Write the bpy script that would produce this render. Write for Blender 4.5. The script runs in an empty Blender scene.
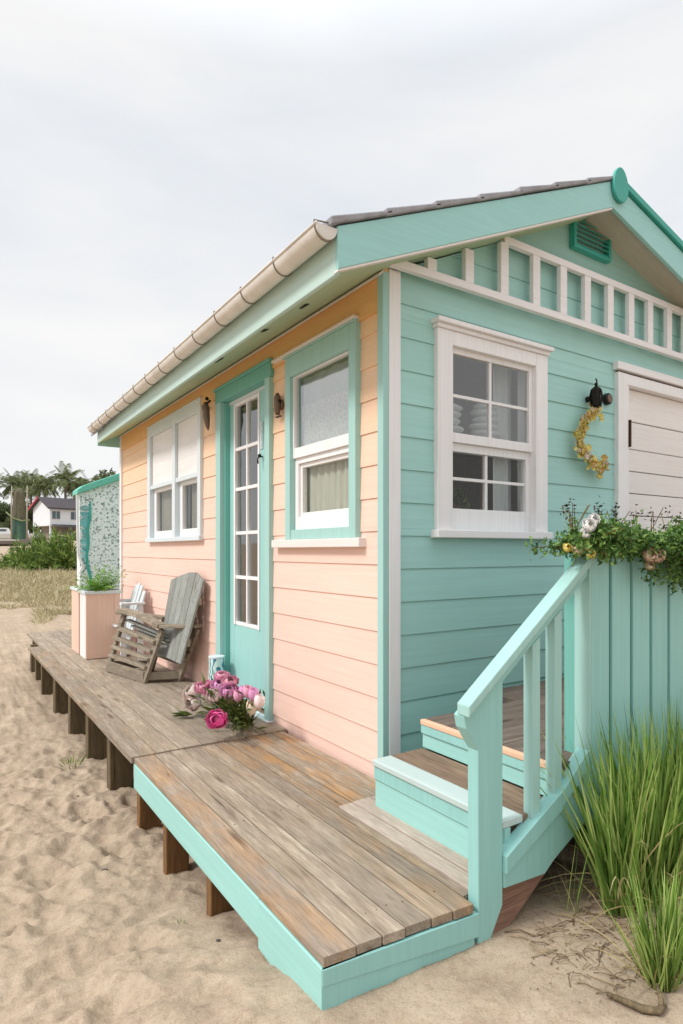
import bpy, bmesh, math, random
from mathutils import Vector, Matrix, noise
random.seed(7)
R = math.radians
scene = bpy.context.scene
COL = scene.collection

# ------------------------------------------------------------------ camera
CAMP = Vector((-1.6153, -2.1222, 1.0))
cd = bpy.data.cameras.new('camera'); cam = bpy.data.objects.new('camera', cd); COL.objects.link(cam)
cam.location = CAMP
cam.rotation_euler = (R(90), 0, R(-33.397))
cd.sensor_width = 36; cd.sensor_fit = 'AUTO'; cd.lens = 612.0 / 1024 * 36
cd.shift_y = 39.0 / 1024; cd.clip_start = 0.05; cd.clip_end = 3000
scene.camera = cam

# ------------------------------------------------------------------ sky, sun, exposure
SUN_EL, SUN_AZ = 46, 275          # azimuth of the sun, degrees clockwise from +Y
world = bpy.data.worlds.new("World"); scene.world = world; world.use_nodes = True
nt = world.node_tree; N = nt.nodes; Lk = nt.links
for n in list(N): N.remove(n)
out = N.new('ShaderNodeOutputWorld'); bg = N.new('ShaderNodeBackground')
sky = N.new('ShaderNodeTexSky'); sky.sky_type = 'NISHITA'; sky.sun_disc = False
sky.sun_elevation = R(SUN_EL); sky.sun_rotation = R(SUN_AZ)
tc = N.new('ShaderNodeTexCoord')
mp = N.new('ShaderNodeMapping'); mp.inputs['Scale'].default_value = (1.0, 1.0, 3.2)
mp.inputs['Rotation'].default_value = (R(8), R(14), 0)
n1 = N.new('ShaderNodeTexNoise'); n1.inputs['Scale'].default_value = 1.6; n1.inputs['Detail'].default_value = 6
n1.inputs['Roughness'].default_value = 0.52; n1.inputs['Distortion'].default_value = 0.25
cr = N.new('ShaderNodeValToRGB')
cr.color_ramp.elements[0].position = 0.30; cr.color_ramp.elements[0].color = (6.55, 6.9, 7.35, 1)
cr.color_ramp.elements[1].position = 0.68; cr.color_ramp.elements[1].color = (8.2, 8.12, 8.0, 1)
sep = N.new('ShaderNodeSeparateXYZ')
mr = N.new('ShaderNodeMapRange'); mr.inputs[1].default_value = 0.62; mr.inputs[2].default_value = 1.0
mr.inputs[3].default_value = 1.0; mr.inputs[4].default_value = 2.6
mulc = N.new('ShaderNodeVectorMath'); mulc.operation = 'SCALE'
mix = N.new('ShaderNodeMix'); mix.data_type = 'RGBA'; mix.inputs[0].default_value = 0.93
Lk.new(tc.outputs['Generated'], mp.inputs[0]); Lk.new(mp.outputs[0], n1.inputs['Vector'])
Lk.new(n1.outputs['Fac'], cr.inputs[0]); Lk.new(tc.outputs['Generated'], sep.inputs[0]); Lk.new(sep.outputs[2], mr.inputs[0])
Lk.new(cr.outputs[0], mulc.inputs[0]); Lk.new(mr.outputs[0], mulc.inputs['Scale'])
Lk.new(sky.outputs[0], mix.inputs[6]); Lk.new(mulc.outputs[0], mix.inputs[7])
Lk.new(mix.outputs[2], bg.inputs[0]); bg.inputs[1].default_value = 0.1
Lk.new(bg.outputs[0], out.inputs[0])

sd = bpy.data.lights.new('sun', 'SUN'); sd.energy = 2.1; sd.angle = R(12); sd.color = (1.0, 0.975, 0.935)
so = bpy.data.objects.new('sun', sd); COL.objects.link(so)
sdir = Vector((math.sin(R(SUN_AZ)) * math.cos(R(SUN_EL)), math.cos(R(SUN_AZ)) * math.cos(R(SUN_EL)), math.sin(R(SUN_EL))))
so.rotation_euler = sdir.to_track_quat('Z', 'Y').to_euler(); so.location = (-10, -6, 14)
vs = scene.view_settings
vs.view_transform = 'Standard'; vs.look = 'None'; vs.exposure = 0.29; vs.gamma = 1.0; vs.use_curve_mapping = False
scene.render.engine = 'CYCLES'

# ------------------------------------------------------------------ helpers
def lin(h):
    h = h.lstrip('#'); o = []
    for i in (0, 2, 4):
        c = int(h[i:i+2], 16) / 255
        o.append(c / 12.92 if c <= 0.04045 else ((c + 0.055) / 1.055) ** 2.4)
    return tuple(o) + (1,)

class NT:
    def __init__(s, m): s.t = m.node_tree; s.n = s.t.nodes; s.l = s.t.links
    def add(s, k, **kw):
        x = s.n.new(k)
        for a, b in kw.items(): setattr(x, a, b)
        return x
    def noise(s, vec, scale, detail=4, rough=0.55, dist=0):
        x = s.add('ShaderNodeTexNoise'); x.inputs['Scale'].default_value = scale
        x.inputs['Detail'].default_value = detail; x.inputs['Roughness'].default_value = rough
        x.inputs['Distortion'].default_value = dist
        if vec is not None: s.l.new(vec, x.inputs['Vector'])
        return x.outputs['Fac']
    def ramp(s, f, stops):
        x = s.add('ShaderNodeValToRGB'); e = x.color_ramp.elements
        while len(e) < len(stops): e.new(0.5)
        for i, (p, c) in enumerate(stops):
            e[i].position = p; e[i].color = c if len(c) == 4 else tuple(c) + (1,)
        s.l.new(f, x.inputs[0]); return x.outputs[0]
    def mixc(s, f, a, b, mode='MIX'):
        x = s.add('ShaderNodeMix', data_type='RGBA', blend_type=mode)
        for i, v in ((0, f), (6, a), (7, b)):
            if hasattr(v, 'is_output') or isinstance(v, bpy.types.NodeSocket): s.l.new(v, x.inputs[i])
            else: x.inputs[i].default_value = v
        return x.outputs[2]
    def mapv(s, v, scale=(1, 1, 1), loc=None, rot=(0, 0, 0)):
        x = s.add('ShaderNodeMapping'); x.inputs['Scale'].default_value = scale; x.inputs['Rotation'].default_value = rot
        s.l.new(v, x.inputs[0])
        if loc is not None: s.l.new(loc, x.inputs['Location'])
        return x.outputs[0]
    def math(s, op, a, b=0.5):
        x = s.add('ShaderNodeMath', operation=op)
        for i, v in ((0, a), (1, b)):
            if isinstance(v, bpy.types.NodeSocket): s.l.new(v, x.inputs[i])
            else: x.inputs[i].default_value = v
        return x.outputs[0]
    def bump(s, h, strength, dist, prev=None):
        x = s.add('ShaderNodeBump'); x.inputs['Strength'].default_value = strength; x.inputs['Distance'].default_value = dist
        s.l.new(h, x.inputs['Height'])
        if prev is not None: s.l.new(prev, x.inputs['Normal'])
        return x.outputs[0]

def newmat(name):
    m = bpy.data.materials.new(name); m.use_nodes = True
    t = NT(m); b = t.n['Principled BSDF']
    co = t.add('ShaderNodeTexCoord').outputs['Object']
    return m, t, b, co

def paint(name, hexc, axis='z', rough=0.55, vary=0.05, wear=0.25, attr=None, grainbump=0.35, wearcol='#b9aea0'):
    """painted timber: brush/grain streaks along an axis, slight per-board change, faint grime, scuffs"""
    m, t, b, co = newmat(name)
    rnd = t.add('ShaderNodeNewGeometry').outputs['Random Per Island']
    if attr:
        a = t.add('ShaderNodeVertexColor'); a.layer_name = attr; base = a.outputs[0]
    else:
        base = lin(hexc)
    sc = {'x': (2, 60, 60), 'y': (60, 2, 60), 'z': (60, 60, 2)}[axis]
    off = t.math('MULTIPLY', rnd, 17.0)
    g = t.noise(t.mapv(co, sc, loc=off), 1.0, 5, 0.6)
    big = t.noise(co, 1.7, 3, 0.5)
    mid = t.noise(co, 9.0, 5, 0.65)
    v = t.math('ADD', t.math('MULTIPLY', rnd, vary * 2), 1.0 - vary)
    hs = t.add('ShaderNodeHueSaturation'); t.l.new(v, hs.inputs['Value'])
    if attr: t.l.new(base, hs.inputs['Color'])
    else: hs.inputs['Color'].default_value = base
    c = t.mixc(t.ramp(g, [(0.3, (0.0,) * 3), (0.75, (0.16,) * 3)]), hs.outputs[0], (0.35, 0.33, 0.30, 1), 'MULTIPLY')
    c = t.mixc(t.ramp(big, [(0.35, (0.0,) * 3), (0.75, (0.13,) * 3)]), c, (0.62, 0.58, 0.50, 1), 'MULTIPLY')
    wearm = t.ramp(t.math('ADD', t.math('MULTIPLY', mid, 0.6), t.math('MULTIPLY', g, 0.4)), [(0.66, (0, 0, 0)), (0.72, (wear,) * 3)])
    c = t.mixc(wearm, c, lin(wearcol))
    t.l.new(c, b.inputs['Base Color'])
    t.l.new(t.ramp(mid, [(0.3, (rough - 0.08,) * 3), (0.7, (rough + 0.15,) * 3)]), b.inputs['Roughness'])
    n = t.bump(g, grainbump, 0.0025); n = t.bump(mid, 0.15, 0.004, n)
    t.l.new(n, b.inputs['Normal'])
    return m

def wood(name, cols, axis='y', rough=0.85, attr=None, scale=1.0, warm=None, gs=1.0):
    """weathered bare timber"""
    m, t, b, co = newmat(name)
    rnd = t.add('ShaderNodeNewGeometry').outputs['Random Per Island']
    off = t.math('MULTIPLY', rnd, 31.0)
    s1 = {'x': (2.6, 42, 42), 'y': (42, 2.6, 42), 'z': (42, 42, 2.6)}[axis]
    s2 = {'x': (12, 200, 200), 'y': (200, 12, 200), 'z': (200, 200, 12)}[axis]
    s3 = {'x': (5, 11, 11), 'y': (11, 5, 11), 'z': (11, 11, 5)}[axis]
    g1 = t.noise(t.mapv(co, tuple(v * scale for v in s1), loc=off), 1.0, 6, 0.62, 0.6)
    g2 = t.noise(t.mapv(co, tuple(v * scale for v in s2), loc=off), 1.0, 3, 0.6)
    bl = t.noise(t.mapv(co, s3, loc=off), 1.0, 5, 0.65)
    c = t.ramp(g1, [(0.25, lin(cols[0])), (0.5, lin(cols[1])), (0.75, lin(cols[2]))])
    c = t.mixc(t.ramp(bl, [(0.35, (0, 0, 0)), (0.62, (0.8,) * 3)]), c, lin(cols[3]))
    if warm:
        a = t.add('ShaderNodeVertexColor'); a.layer_name = 'tint'
        sx = t.add('ShaderNodeSeparateColor'); t.l.new(a.outputs[0], sx.inputs[0])
        patch = t.ramp(t.noise(t.mapv(co, (7, 2.6, 7), loc=off), 1.0, 5, 0.65), [(0.44, (0.0,) * 3), (0.60, (1, 1, 1))])
        c = t.mixc(t.math('MULTIPLY', sx.outputs[0], patch), c, t.ramp(g1, [(0.3, lin(warm[0])), (0.7, lin(warm[1]))]))
        c = t.mixc(t.math('MULTIPLY', sx.outputs[1], 0.7), c, lin('#c2b2a6'))
    v = t.math('ADD', t.math('MULTIPLY', rnd, 0.40), 0.80)
    hs = t.add('ShaderNodeHueSaturation'); t.l.new(v, hs.inputs['Value']); t.l.new(c, hs.inputs['Color'])
    c = t.mixc(t.ramp(g2, [(0.35, (0.5,) * 3), (0.6, (0,) * 3)]), hs.outputs[0], (0.45, 0.42, 0.40, 1), 'MULTIPLY')
    crack = t.ramp(g1, [(0.28, (0.75,) * 3), (0.34, (0,) * 3)])
    c = t.mixc(crack, c, (0.30, 0.27, 0.24, 1), 'MULTIPLY')
    # knots and nail stains
    vo = t.add('ShaderNodeTexVoronoi'); vo.inputs['Scale'].default_value = 1.0
    ks = {'x': (1.6, 9, 9), 'y': (9, 1.6, 9), 'z': (9, 9, 1.6)}[axis]
    t.l.new(t.mapv(co, ks, loc=off), vo.inputs['Vector'])
    kn = t.ramp(vo.outputs['Distance'], [(0.05, (0.75,) * 3), (0.16, (0,) * 3)])
    c = t.mixc(kn, c, (0.33, 0.25, 0.19, 1), 'MULTIPLY')
    t.l.new(c, b.inputs['Base Color']); b.inputs['Roughness'].default_value = rough
    b.inputs['Specular IOR Level'].default_value = 0.25
    n = t.bump(g1, 0.55, 0.004); n = t.bump(g2, 0.35, 0.0015, n)
    t.l.new(n, b.inputs['Normal'])
    return m

def plain(name, hexc, rough=0.6, metal=0.0, vary=0.15, scale=20, bump=0.1, spec=0.5):
    m, t, b, co = newmat(name)
    n = t.noise(co, scale, 5, 0.6)
    c = t.mixc(t.ramp(n, [(0.3, (0,) * 3), (0.75, (vary * 2.5,) * 3)]), lin(hexc), (0.5, 0.47, 0.43, 1), 'MULTIPLY')
    t.l.new(c, b.inputs['Base Color']); b.inputs['Roughness'].default_value = rough; b.inputs['Metallic'].default_value = metal
    b.inputs['Specular IOR Level'].default_value = spec
    if bump: t.l.new(t.bump(n, bump, 0.003), b.inputs['Normal'])
    return m

def leafmat(name, a, b_, c_, rough=0.5, trans=0.25):
    m, t, b, co = newmat(name)
    rnd = t.add('ShaderNodeNewGeometry').outputs['Random Per Island']
    c = t.ramp(rnd, [(0.0, lin(a)), (0.5, lin(b_)), (1.0, lin(c_))])
    n = t.noise(co, 3.0, 3)
    c = t.mixc(t.ramp(n, [(0.35, (0.45,) * 3), (0.65, (0,) * 3)]), c, (0.55, 0.6, 0.45, 1), 'MULTIPLY')
    t.l.new(c, b.inputs['Base Color']); b.inputs['Roughness'].default_value = rough
    b.inputs['Specular IOR Level'].default_value = 0.3
    if trans:
        tr = t.add('ShaderNodeBsdfTranslucent'); t.l.new(c, tr.inputs[0])
        mx = t.add('ShaderNodeMixShader'); mx.inputs[0].default_value = trans
        o = t.n['Material Output']; t.l.new(b.outputs[0], mx.inputs[1]); t.l.new(tr.outputs[0], mx.inputs[2]); t.l.new(mx.outputs[0], o.inputs[0])
    return m

def glassmat(name, tint='#e8eef0', refl=0.16):
    m, t, b, co = newmat(name)
    t.n.remove(b)
    tr = t.add('ShaderNodeBsdfTransparent'); tr.inputs[0].default_value = lin(tint)
    gl = t.add('ShaderNodeBsdfGlossy'); gl.inputs['Roughness'].default_value = 0.03
    nz = t.noise(co, 2.5, 2); t.l.new(t.bump(nz, 0.25, 0.01), gl.inputs['Normal'])
    fr = t.add('ShaderNodeLayerWeight'); fr.inputs['Blend'].default_value = 0.5
    f = t.math('POWER', fr.outputs['Facing'], 4.0); f = t.math('MULTIPLY', f, 0.6); f = t.math('ADD', f, refl * 0.6)
    bf = t.add('ShaderNodeNewGeometry').outputs['Backfacing']; f = t.math('MULTIPLY', f, t.math('SUBTRACT', 1.0, bf))
    mx = t.add('ShaderNodeMixShader'); t.l.new(f, mx.inputs[0]); t.l.new(tr.outputs[0], mx.inputs[1]); t.l.new(gl.outputs[0], mx.inputs[2])
    t.l.new(mx.outputs[0], t.n['Material Output'].inputs[0])
    return m

M = {}
M['turq'] = paint('turquoise_paint', '#a7d5cf', 'x', 0.5, 0.025, 0.10)
M['turqz'] = paint('turquoise_paint_upright', '#97cbc6', 'z', 0.5, 0.03, 0.12)
M['turqpale'] = paint('pale_turquoise_paint', '#a0d5ce', 'y', 0.5, 0.03, 0.12)
M['turqlight'] = paint('light_turquoise_paint', '#a5cfc9', 'z', 0.5, 0.02, 0.15)
M['turqx'] = paint('turquoise_paint_rake', '#9fd2ce', 'x', 0.5, 0.03, 0.22, wearcol='#8a9a90')
M['turqdoor'] = paint('door_paint', '#9fd0cc', 'z', 0.5, 0.02, 0.12)
M['turqcase'] = paint('casing_paint', '#74b8ad', 'z', 0.5, 0.02, 0.1)
M['turqdeep'] = paint('deep_turquoise_paint', '#67a9a3', 'z', 0.5, 0.02, 0.1)
M['teal'] = paint('teal_paint', '#3aa698', 'x', 0.45, 0.04, 0.1)
M['fascia'] = paint('fascia_paint', '#c0dad2', 'y', 0.5, 0.02, 0.2, wearcol='#8f9486')
M['soffit'] = paint('soffit_paint', '#c2baaa', 'x', 0.7, 0.03, 0.2)
M['soffitg'] = paint('soffit_green', '#b7c9a8', 'y', 0.7, 0.05, 0.5, wearcol='#5d5f50')
M['greenpanel'] = paint('gable_panel_paint', '#98c2ba', 'x', 0.6, 0.02, 0.08)
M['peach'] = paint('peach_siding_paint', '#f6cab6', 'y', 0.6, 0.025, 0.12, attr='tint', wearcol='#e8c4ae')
M['peachbox'] = paint('peach_box_paint', '#ecc8b4', 'z', 0.6, 0.03, 0.1)
M['white'] = paint('white_paint', '#f3f0f1', 'z', 0.5, 0.02, 0.25, wearcol='#b7a79b')
M['whitex'] = paint('white_paint_level', '#f3eff0', 'x', 0.5, 0.02, 0.3, wearcol='#b7a79b')
M['whitey'] = paint('white_paint_side', '#efebe9', 'y', 0.5, 0.02, 0.25, wearcol='#b7a79b')
M['sill'] = paint('sill_paint', '#ece3df', 'y', 0.6, 0.02, 0.4, wearcol='#a08c7e')
M['gdoor'] = paint('door_board_paint', '#efe9e7', 'x', 0.6, 0.03, 0.2, wearcol='#b7a79b')
M['bluewhite'] = paint('blue_white_paint', '#d9e2e6', 'z', 0.6, 0.02, 0.5, wearcol='#98a2a4')
M['stepwhite'] = paint('worn_step_paint', '#c0d0cd', 'y', 0.55, 0.03, 0.6, wearcol='#b9b3a6')
M['stepedge'] = paint('peach_edge_paint', '#e9bfa0', 'y', 0.6, 0.03, 0.4, wearcol='#b08a6c')
M['deck'] = wood('weathered_deck', ['#685b4b', '#a19382', '#c6baa6', '#8d8170'], 'y', warm=('#96724c', '#c29b6c'))
M['stepwood'] = wood('step_wood', ['#5c4c3f', '#8d7663', '#a8907a', '#84705e'], 'y')
M['landwood'] = wood('landing_wood', ['#4a4038', '#776a60', '#8d8076', '#6b6057'], 'x')
M['post'] = wood('post_wood', ['#463a2b', '#75654e', '#978465', '#665c46'], 'z')
M['postnew'] = wood('raw_post_wood', ['#5f4027', '#8f6a45', '#a8845a', '#7c5c3c'], 'z')
M['raw'] = wood('raw_brown_board', ['#6b4d40', '#94725f', '#a98775', '#8a6a5c'], 'x')
M['chairwood'] = wood('silvered_wood', ['#6e6c66', '#96948b', '#aaa89e', '#8b8577'], 'z', scale=1.2)
M['chairback'] = wood('silvered_back_wood', ['#64696a', '#989c98', '#b3b6b0', '#94958d'], 'z', scale=1.2)
M['chairbrown'] = wood('brown_grey_wood', ['#5d5245', '#a09483', '#b8ac97', '#938775'], 'y', scale=1.2)
M['gutter'] = plain('gutter_metal', '#e6e0d8', 0.45, 0.0, 0.2, 6, 0.05)
M['bracket'] = plain('bracket_metal', '#8a8177', 0.5, 0.3)
M['tile'] = plain('roof_tile', '#a3a2a8', 0.85, 0, 0.3, 14, 0.5)
M['darkmetal'] = plain('dark_metal', '#2b2724', 0.45, 0.7, 0.2, 60, 0.3)
M['rust'] = plain('rusty_metal', '#5a3c2c', 0.7, 0.4, 0.4, 60, 0.4)
M['bronze'] = plain('bronze_metal', '#7a6555', 0.5, 0.4, 0.2, 40, 0.2)
M['glass'] = glassmat('window_glass', '#f7fafa', 0.08)
M['glassr'] = glassmat('mirroring_glass', '#f2f6f6', 0.30)
M['glassb'] = glassmat('bright_glass', '#f4f8f8', 0.66); M['glassd'] = glassmat('door_glass', '#f2f6f6', 0.42)
M['interior'] = plain('room_wall', '#c9c2b8', 0.9, 0, 0.1)
M['foundation'] = plain('foundation', '#7d7266', 0.9, 0, 0.2)
def cloth(name, hexc, tr=0.4):
    m, t, b, co = newmat(name)
    n = t.noise(t.mapv(co, (90, 90, 6)), 1.0, 3)
    c = t.mixc(t.ramp(n, [(0.3, (0,) * 3), (0.8, (0.3,) * 3)]), lin(hexc), (0.6, 0.57, 0.5, 1), 'MULTIPLY')
    t.l.new(c, b.inputs['Base Color']); b.inputs['Roughness'].default_value = 0.9
    x = t.add('ShaderNodeBsdfTranslucent'); t.l.new(c, x.inputs[0]); mx = t.add('ShaderNodeMixShader'); mx.inputs[0].default_value = tr
    t.l.new(b.outputs[0], mx.inputs[1]); t.l.new(x.outputs[0], mx.inputs[2]); t.l.new(mx.outputs[0], t.n['Material Output'].inputs[0])
    return m
M['cream'] = cloth('cream_cloth', '#f3ecd8'); M['taupe'] = cloth('taupe_cloth', '#bdb3a4'); M['whitecloth'] = cloth('white_cloth', '#f4f3f2', 0.2)
M['browncloth'] = cloth('brown_cloth', '#6d4a3c', 0.2)
# lace: threads on an open net
def lace():
    m, t, b, co = newmat('lace_cloth')
    v = t.add('ShaderNodeTexVoronoi', feature='DISTANCE_TO_EDGE'); v.inputs['Scale'].default_value = 38
    w = t.noise(co, 12, 3); 
    t.l.new(t.mapv(co, (1, 1, 1), loc=t.math('MULTIPLY', w, 0.12)), v.inputs['Vector'])
    f = t.ramp(v.outputs[0], [(0.05, (1, 1, 1)), (0.12, (0.55,) * 3)])
    b.inputs['Base Color'].default_value = lin('#efeae2'); b.inputs['Roughness'].default_value = 0.9
    c = t.mixc(f, lin('#a9a49b'), lin('#f1ece4')); t.l.new(c, b.inputs['Base Color'])
    return m
M['lace'] = lace()

def new_obj(name, data, parent=None):
    o = bpy.data.objects.new(name, data); COL.objects.link(o)
    if parent is not None: o.parent = parent
    return o

class MB:
    def __init__(s): s.v = []; s.f = []; s.c = []; s.tint = (1, 1, 1); s.mi = []; s.m = 0
    def face(s, idx): s.f.append(tuple(idx)); s.c.append(s.tint); s.mi.append(s.m)
    def hexa(s, p):   # 8 points: bottom ring 0-3, top ring 4-7
        b = len(s.v); s.v += [tuple(q) for q in p]
        for q in ((0, 3, 2, 1), (4, 5, 6, 7), (0, 1, 5, 4), (1, 2, 6, 5), (2, 3, 7, 6), (3, 0, 4, 7)): s.face([b + i for i in q])
    def box(s, x0, x1, y0, y1, z0, z1):
        if x0 > x1: x0, x1 = x1, x0
        if y0 > y1: y0, y1 = y1, y0
        if z0 > z1: z0, z1 = z1, z0
        s.hexa([(x0, y0, z0), (x1, y0, z0), (x1, y1, z0), (x0, y1, z0), (x0, y0, z1), (x1, y0, z1), (x1, y1, z1), (x0, y1, z1)])
    def prism(s, pts, d):   # planar polygon extruded by vector d
        n = len(pts); b = len(s.v); d = Vector(d)
        s.v += [tuple(Vector(p)) for p in pts] + [tuple(Vector(p) + d) for p in pts]
        s.face(range(b + n - 1, b - 1, -1)); s.face(range(b + n, b + 2 * n))
        for i in range(n):
            j = (i + 1) % n; s.face((b + i, b + j, b + n + j, b + n + i))
    def beam(s, p, q, w, h, up=(0, 0, 1)):
        p = Vector(p); q = Vector(q); d = (q - p).normalized(); u = Vector(up); r = d.cross(u)
        if r.length < 1e-5: r = d.cross(Vector((1, 0, 0)))
        r.normalize(); u = r.cross(d).normalized(); r *= w / 2; u *= h / 2
        s.hexa([p - r - u, p + r - u, p + r + u, p - r + u, q - r - u, q + r - u, q + r + u, q - r + u])
    def tube(s, pts, rad, n=8, cap=True):
        pts = [Vector(p) for p in pts]; b0 = len(s.v); k = len(pts)
        rads = rad if isinstance(rad, (list, tuple)) else [rad] * k
        prev = None
        for i, p in enumerate(pts):
            d = (pts[min(i + 1, k - 1)] - pts[max(i - 1, 0)]).normalized()
            a = prev if prev is not None else (Vector((0, 0, 1)) if abs(d.z) < 0.9 else Vector((1, 0, 0)))
            a = (a - d * a.dot(d)).normalized(); prev = a; c = d.cross(a)
            for j in range(n):
                t = 2 * math.pi * j / n; s.v.append(tuple(p + (a * math.cos(t) + c * math.sin(t)) * rads[i]))
        for i in range(k - 1):
            for j in range(n):
                j2 = (j + 1) % n; s.face((b0 + i * n + j, b0 + i * n + j2, b0 + (i + 1) * n + j2, b0 + (i + 1) * n + j))
        if cap:
            s.face([b0 + j for j in range(n - 1, -1, -1)]); s.face([b0 + (k - 1) * n + j for j in range(n)])
    def ball(s, c, rx, ry=None, rz=None, n=10, m=6, jit=0):
        ry = ry or rx; rz = rz or rx; b = len(s.v); c = Vector(c)
        s.v.append(tuple(c + Vector((0, 0, -rz))))
        for i in range(1, m):
            a = math.pi * i / m
            for j in range(n):
                t = 2 * math.pi * j / n; q = 1 + random.uniform(-jit, jit)
                s.v.append(tuple(c + Vector((rx * math.sin(a) * math.cos(t) * q, ry * math.sin(a) * math.sin(t) * q, -rz * math.cos(a) * q))))
        s.v.append(tuple(c + Vector((0, 0, rz)))); top = len(s.v) - 1
        for j in range(n):
            j2 = (j + 1) % n
            s.face((b, b + 1 + j2, b + 1 + j)); s.face((top, b + 1 + (m - 2) * n + j, b + 1 + (m - 2) * n + j2))
            for i in range(m - 2):
                s.face((b + 1 + i * n + j, b + 1 + i * n + j2, b + 1 + (i + 1) * n + j2, b + 1 + (i + 1) * n + j))
    def leaf(s, p, d, L, W, nrm=None, bend=0.2):   # pointed leaf of 4 faces folded along its midrib
        p = Vector(p); d = Vector(d).normalized()
        n_ = Vector(nrm) if nrm is not None else Vector((random.gauss(0, 1), random.gauss(0, 1), random.gauss(0, 1) + 0.8))
        r = d.cross(n_)
        if r.length < 1e-4: r = d.cross(Vector((1, 0.3, 0)))
        r.normalize(); n_ = r.cross(d)
        b = len(s.v)
        m1 = p + d * L * 0.45 - n_ * W * 0.12; tip = p + d * L - n_ * L * bend
        s.v += [tuple(p), tuple(p + d * L * 0.42 + r * W / 2 + n_ * W * 0.12), tuple(tip), tuple(p + d * L * 0.42 - r * W / 2 + n_ * W * 0.12), tuple(m1)]
        s.face((b, b + 1, b + 4)); s.face((b + 1, b + 2, b + 4)); s.face((b + 2, b + 3, b + 4)); s.face((b + 3, b, b + 4))
    def blade(s, p, d0, L, W, droop, seg=5, fold=0.0, side=None):
        p = Vector(p); d = Vector(d0).normalized(); b = len(s.v)
        r = side if side is not None else d.cross(Vector((random.gauss(0, 1), random.gauss(0, 1), 0.1)))
        r = Vector(r).normalized()
        for i in range(seg + 1):
            t = i / seg; w = W * (1 - t) ** 0.6 * (0.6 + 0.4 * min(1, t * 4)) / 2
            if i == seg: s.v.append(tuple(p))
            else: s.v += [tuple(p - r * w), tuple(p + r * w)]
            d = (d + Vector(droop) * (L / seg)).normalized(); p = p + d * (L / seg)
        for i in range(seg - 1): s.face((b + 2 * i, b + 2 * i + 1, b + 2 * i + 3, b + 2 * i + 2))
        s.face((b + 2 * seg - 2, b + 2 * seg - 1, b + 2 * seg))
    def build(s, name, mats, parent=None, bevel=0, smooth=False, tint=False):
        me = bpy.data.meshes.new(name); me.from_pydata(s.v, [], s.f)
        if not isinstance(mats, (list, tuple)): mats = [mats]
        for m in mats: me.materials.append(m)
        if len(mats) > 1: me.polygons.foreach_set('material_index', s.mi)
        if smooth: me.polygons.foreach_set('use_smooth', [True] * len(s.f))
        if tint:
            ca = me.color_attributes.new('tint', 'FLOAT_COLOR', 'CORNER'); data = []
            for p in me.polygons: data += list(s.c[p.index] + (1,)) * p.loop_total
            ca.data.foreach_set('color', data)
        me.validate(); me.update()
        o = new_obj(name, me, parent)
        if bevel:
            bv = o.modifiers.new('bevel', 'BEVEL'); bv.width = bevel; bv.segments = 2; bv.limit_method = 'ANGLE'; bv.angle_limit = R(40)
        return o

def tag(o, label=None, cat=None, group=None, kind=None):
    if label: o['label'] = label
    if cat: o['category'] = cat
    if group: o['group'] = group
    if kind: o['kind'] = kind
    return o
def thing(name, loc, label, cat, group=None):
    o = bpy.data.objects.new(name, None); COL.objects.link(o); o.location = loc; o.empty_display_size = 0.1
    return tag(o, label, cat, group)
def setorigin(root):
    """children were built in world space: shift them so the Empty sits at the thing's base"""
    inv = Matrix.Translation(root.location).inverted()
    for c in root.children: c.matrix_parent_inverse = inv
def copy_tree(o, parent=None):
    c = o.copy(); COL.objects.link(c)
    if parent is not None: c.parent = parent
    for ch in list(o.children): copy_tree(ch, c)
    return c

FW = Vector((0.55044, 0.83487, 0)); RT = Vector((0.83487, -0.55044, 0))
def W(r, f, z=0): q = CAMP + RT * r + FW * f; return Vector((q.x, q.y, z))

def sm(t): t = max(0.0, min(1.0, t)); return t * t * (3 - 2 * t)
# ------------------------------------------------------------------ ground
def ground_base(x, y):
    f = 0.55044 * (x - CAMP.x) + 0.83487 * (y - CAMP.y)
    near = -0.128 - 0.242 * sm((y + 0.88) / 1.3)
    left = sm((-x - 0.95) / 1.2)
    near = near * (1 - left) + (-0.27 - 0.06 * sm((y + 0.5) / 2)) * left
    g = near
    if y > 3: g = g + (-0.2 - near) * sm((y - 3) / 6)
    ff = max(0.0, f - 12)
    rise = 0.34 * sm(ff / 13) + 0.042 * max(0.0, min(f, 115) - 25)
    return g + rise
random.seed(3)
dimples = []
for i in range(3000):
    x = random.uniform(-3.2, 0.6); y = random.uniform(-2.0, 7.5) if i < 1500 else random.uniform(-2.0, 2.0)
    if x > -0.75 and y < -0.75 and random.random() < 0.85: continue
    r = random.uniform(0.022, 0.07) * (1.0 if y < 2 else 1.25) if i < 1500 else random.uniform(0.012, 0.038)
    dimples.append((x, y, r, random.uniform(0.35, 1.0) * r * 0.42, random.uniform(0, math.pi), random.uniform(1.0, 2.0)))
grid = {}
for d in dimples:
    for i in range(int((d[0] - 0.2) // 0.2), int((d[0] + 0.2) // 0.2) + 1):
        for j in range(int((d[1] - 0.2) // 0.2), int((d[1] + 0.2) // 0.2) + 1): grid.setdefault((i, j), []).append(d)
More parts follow.
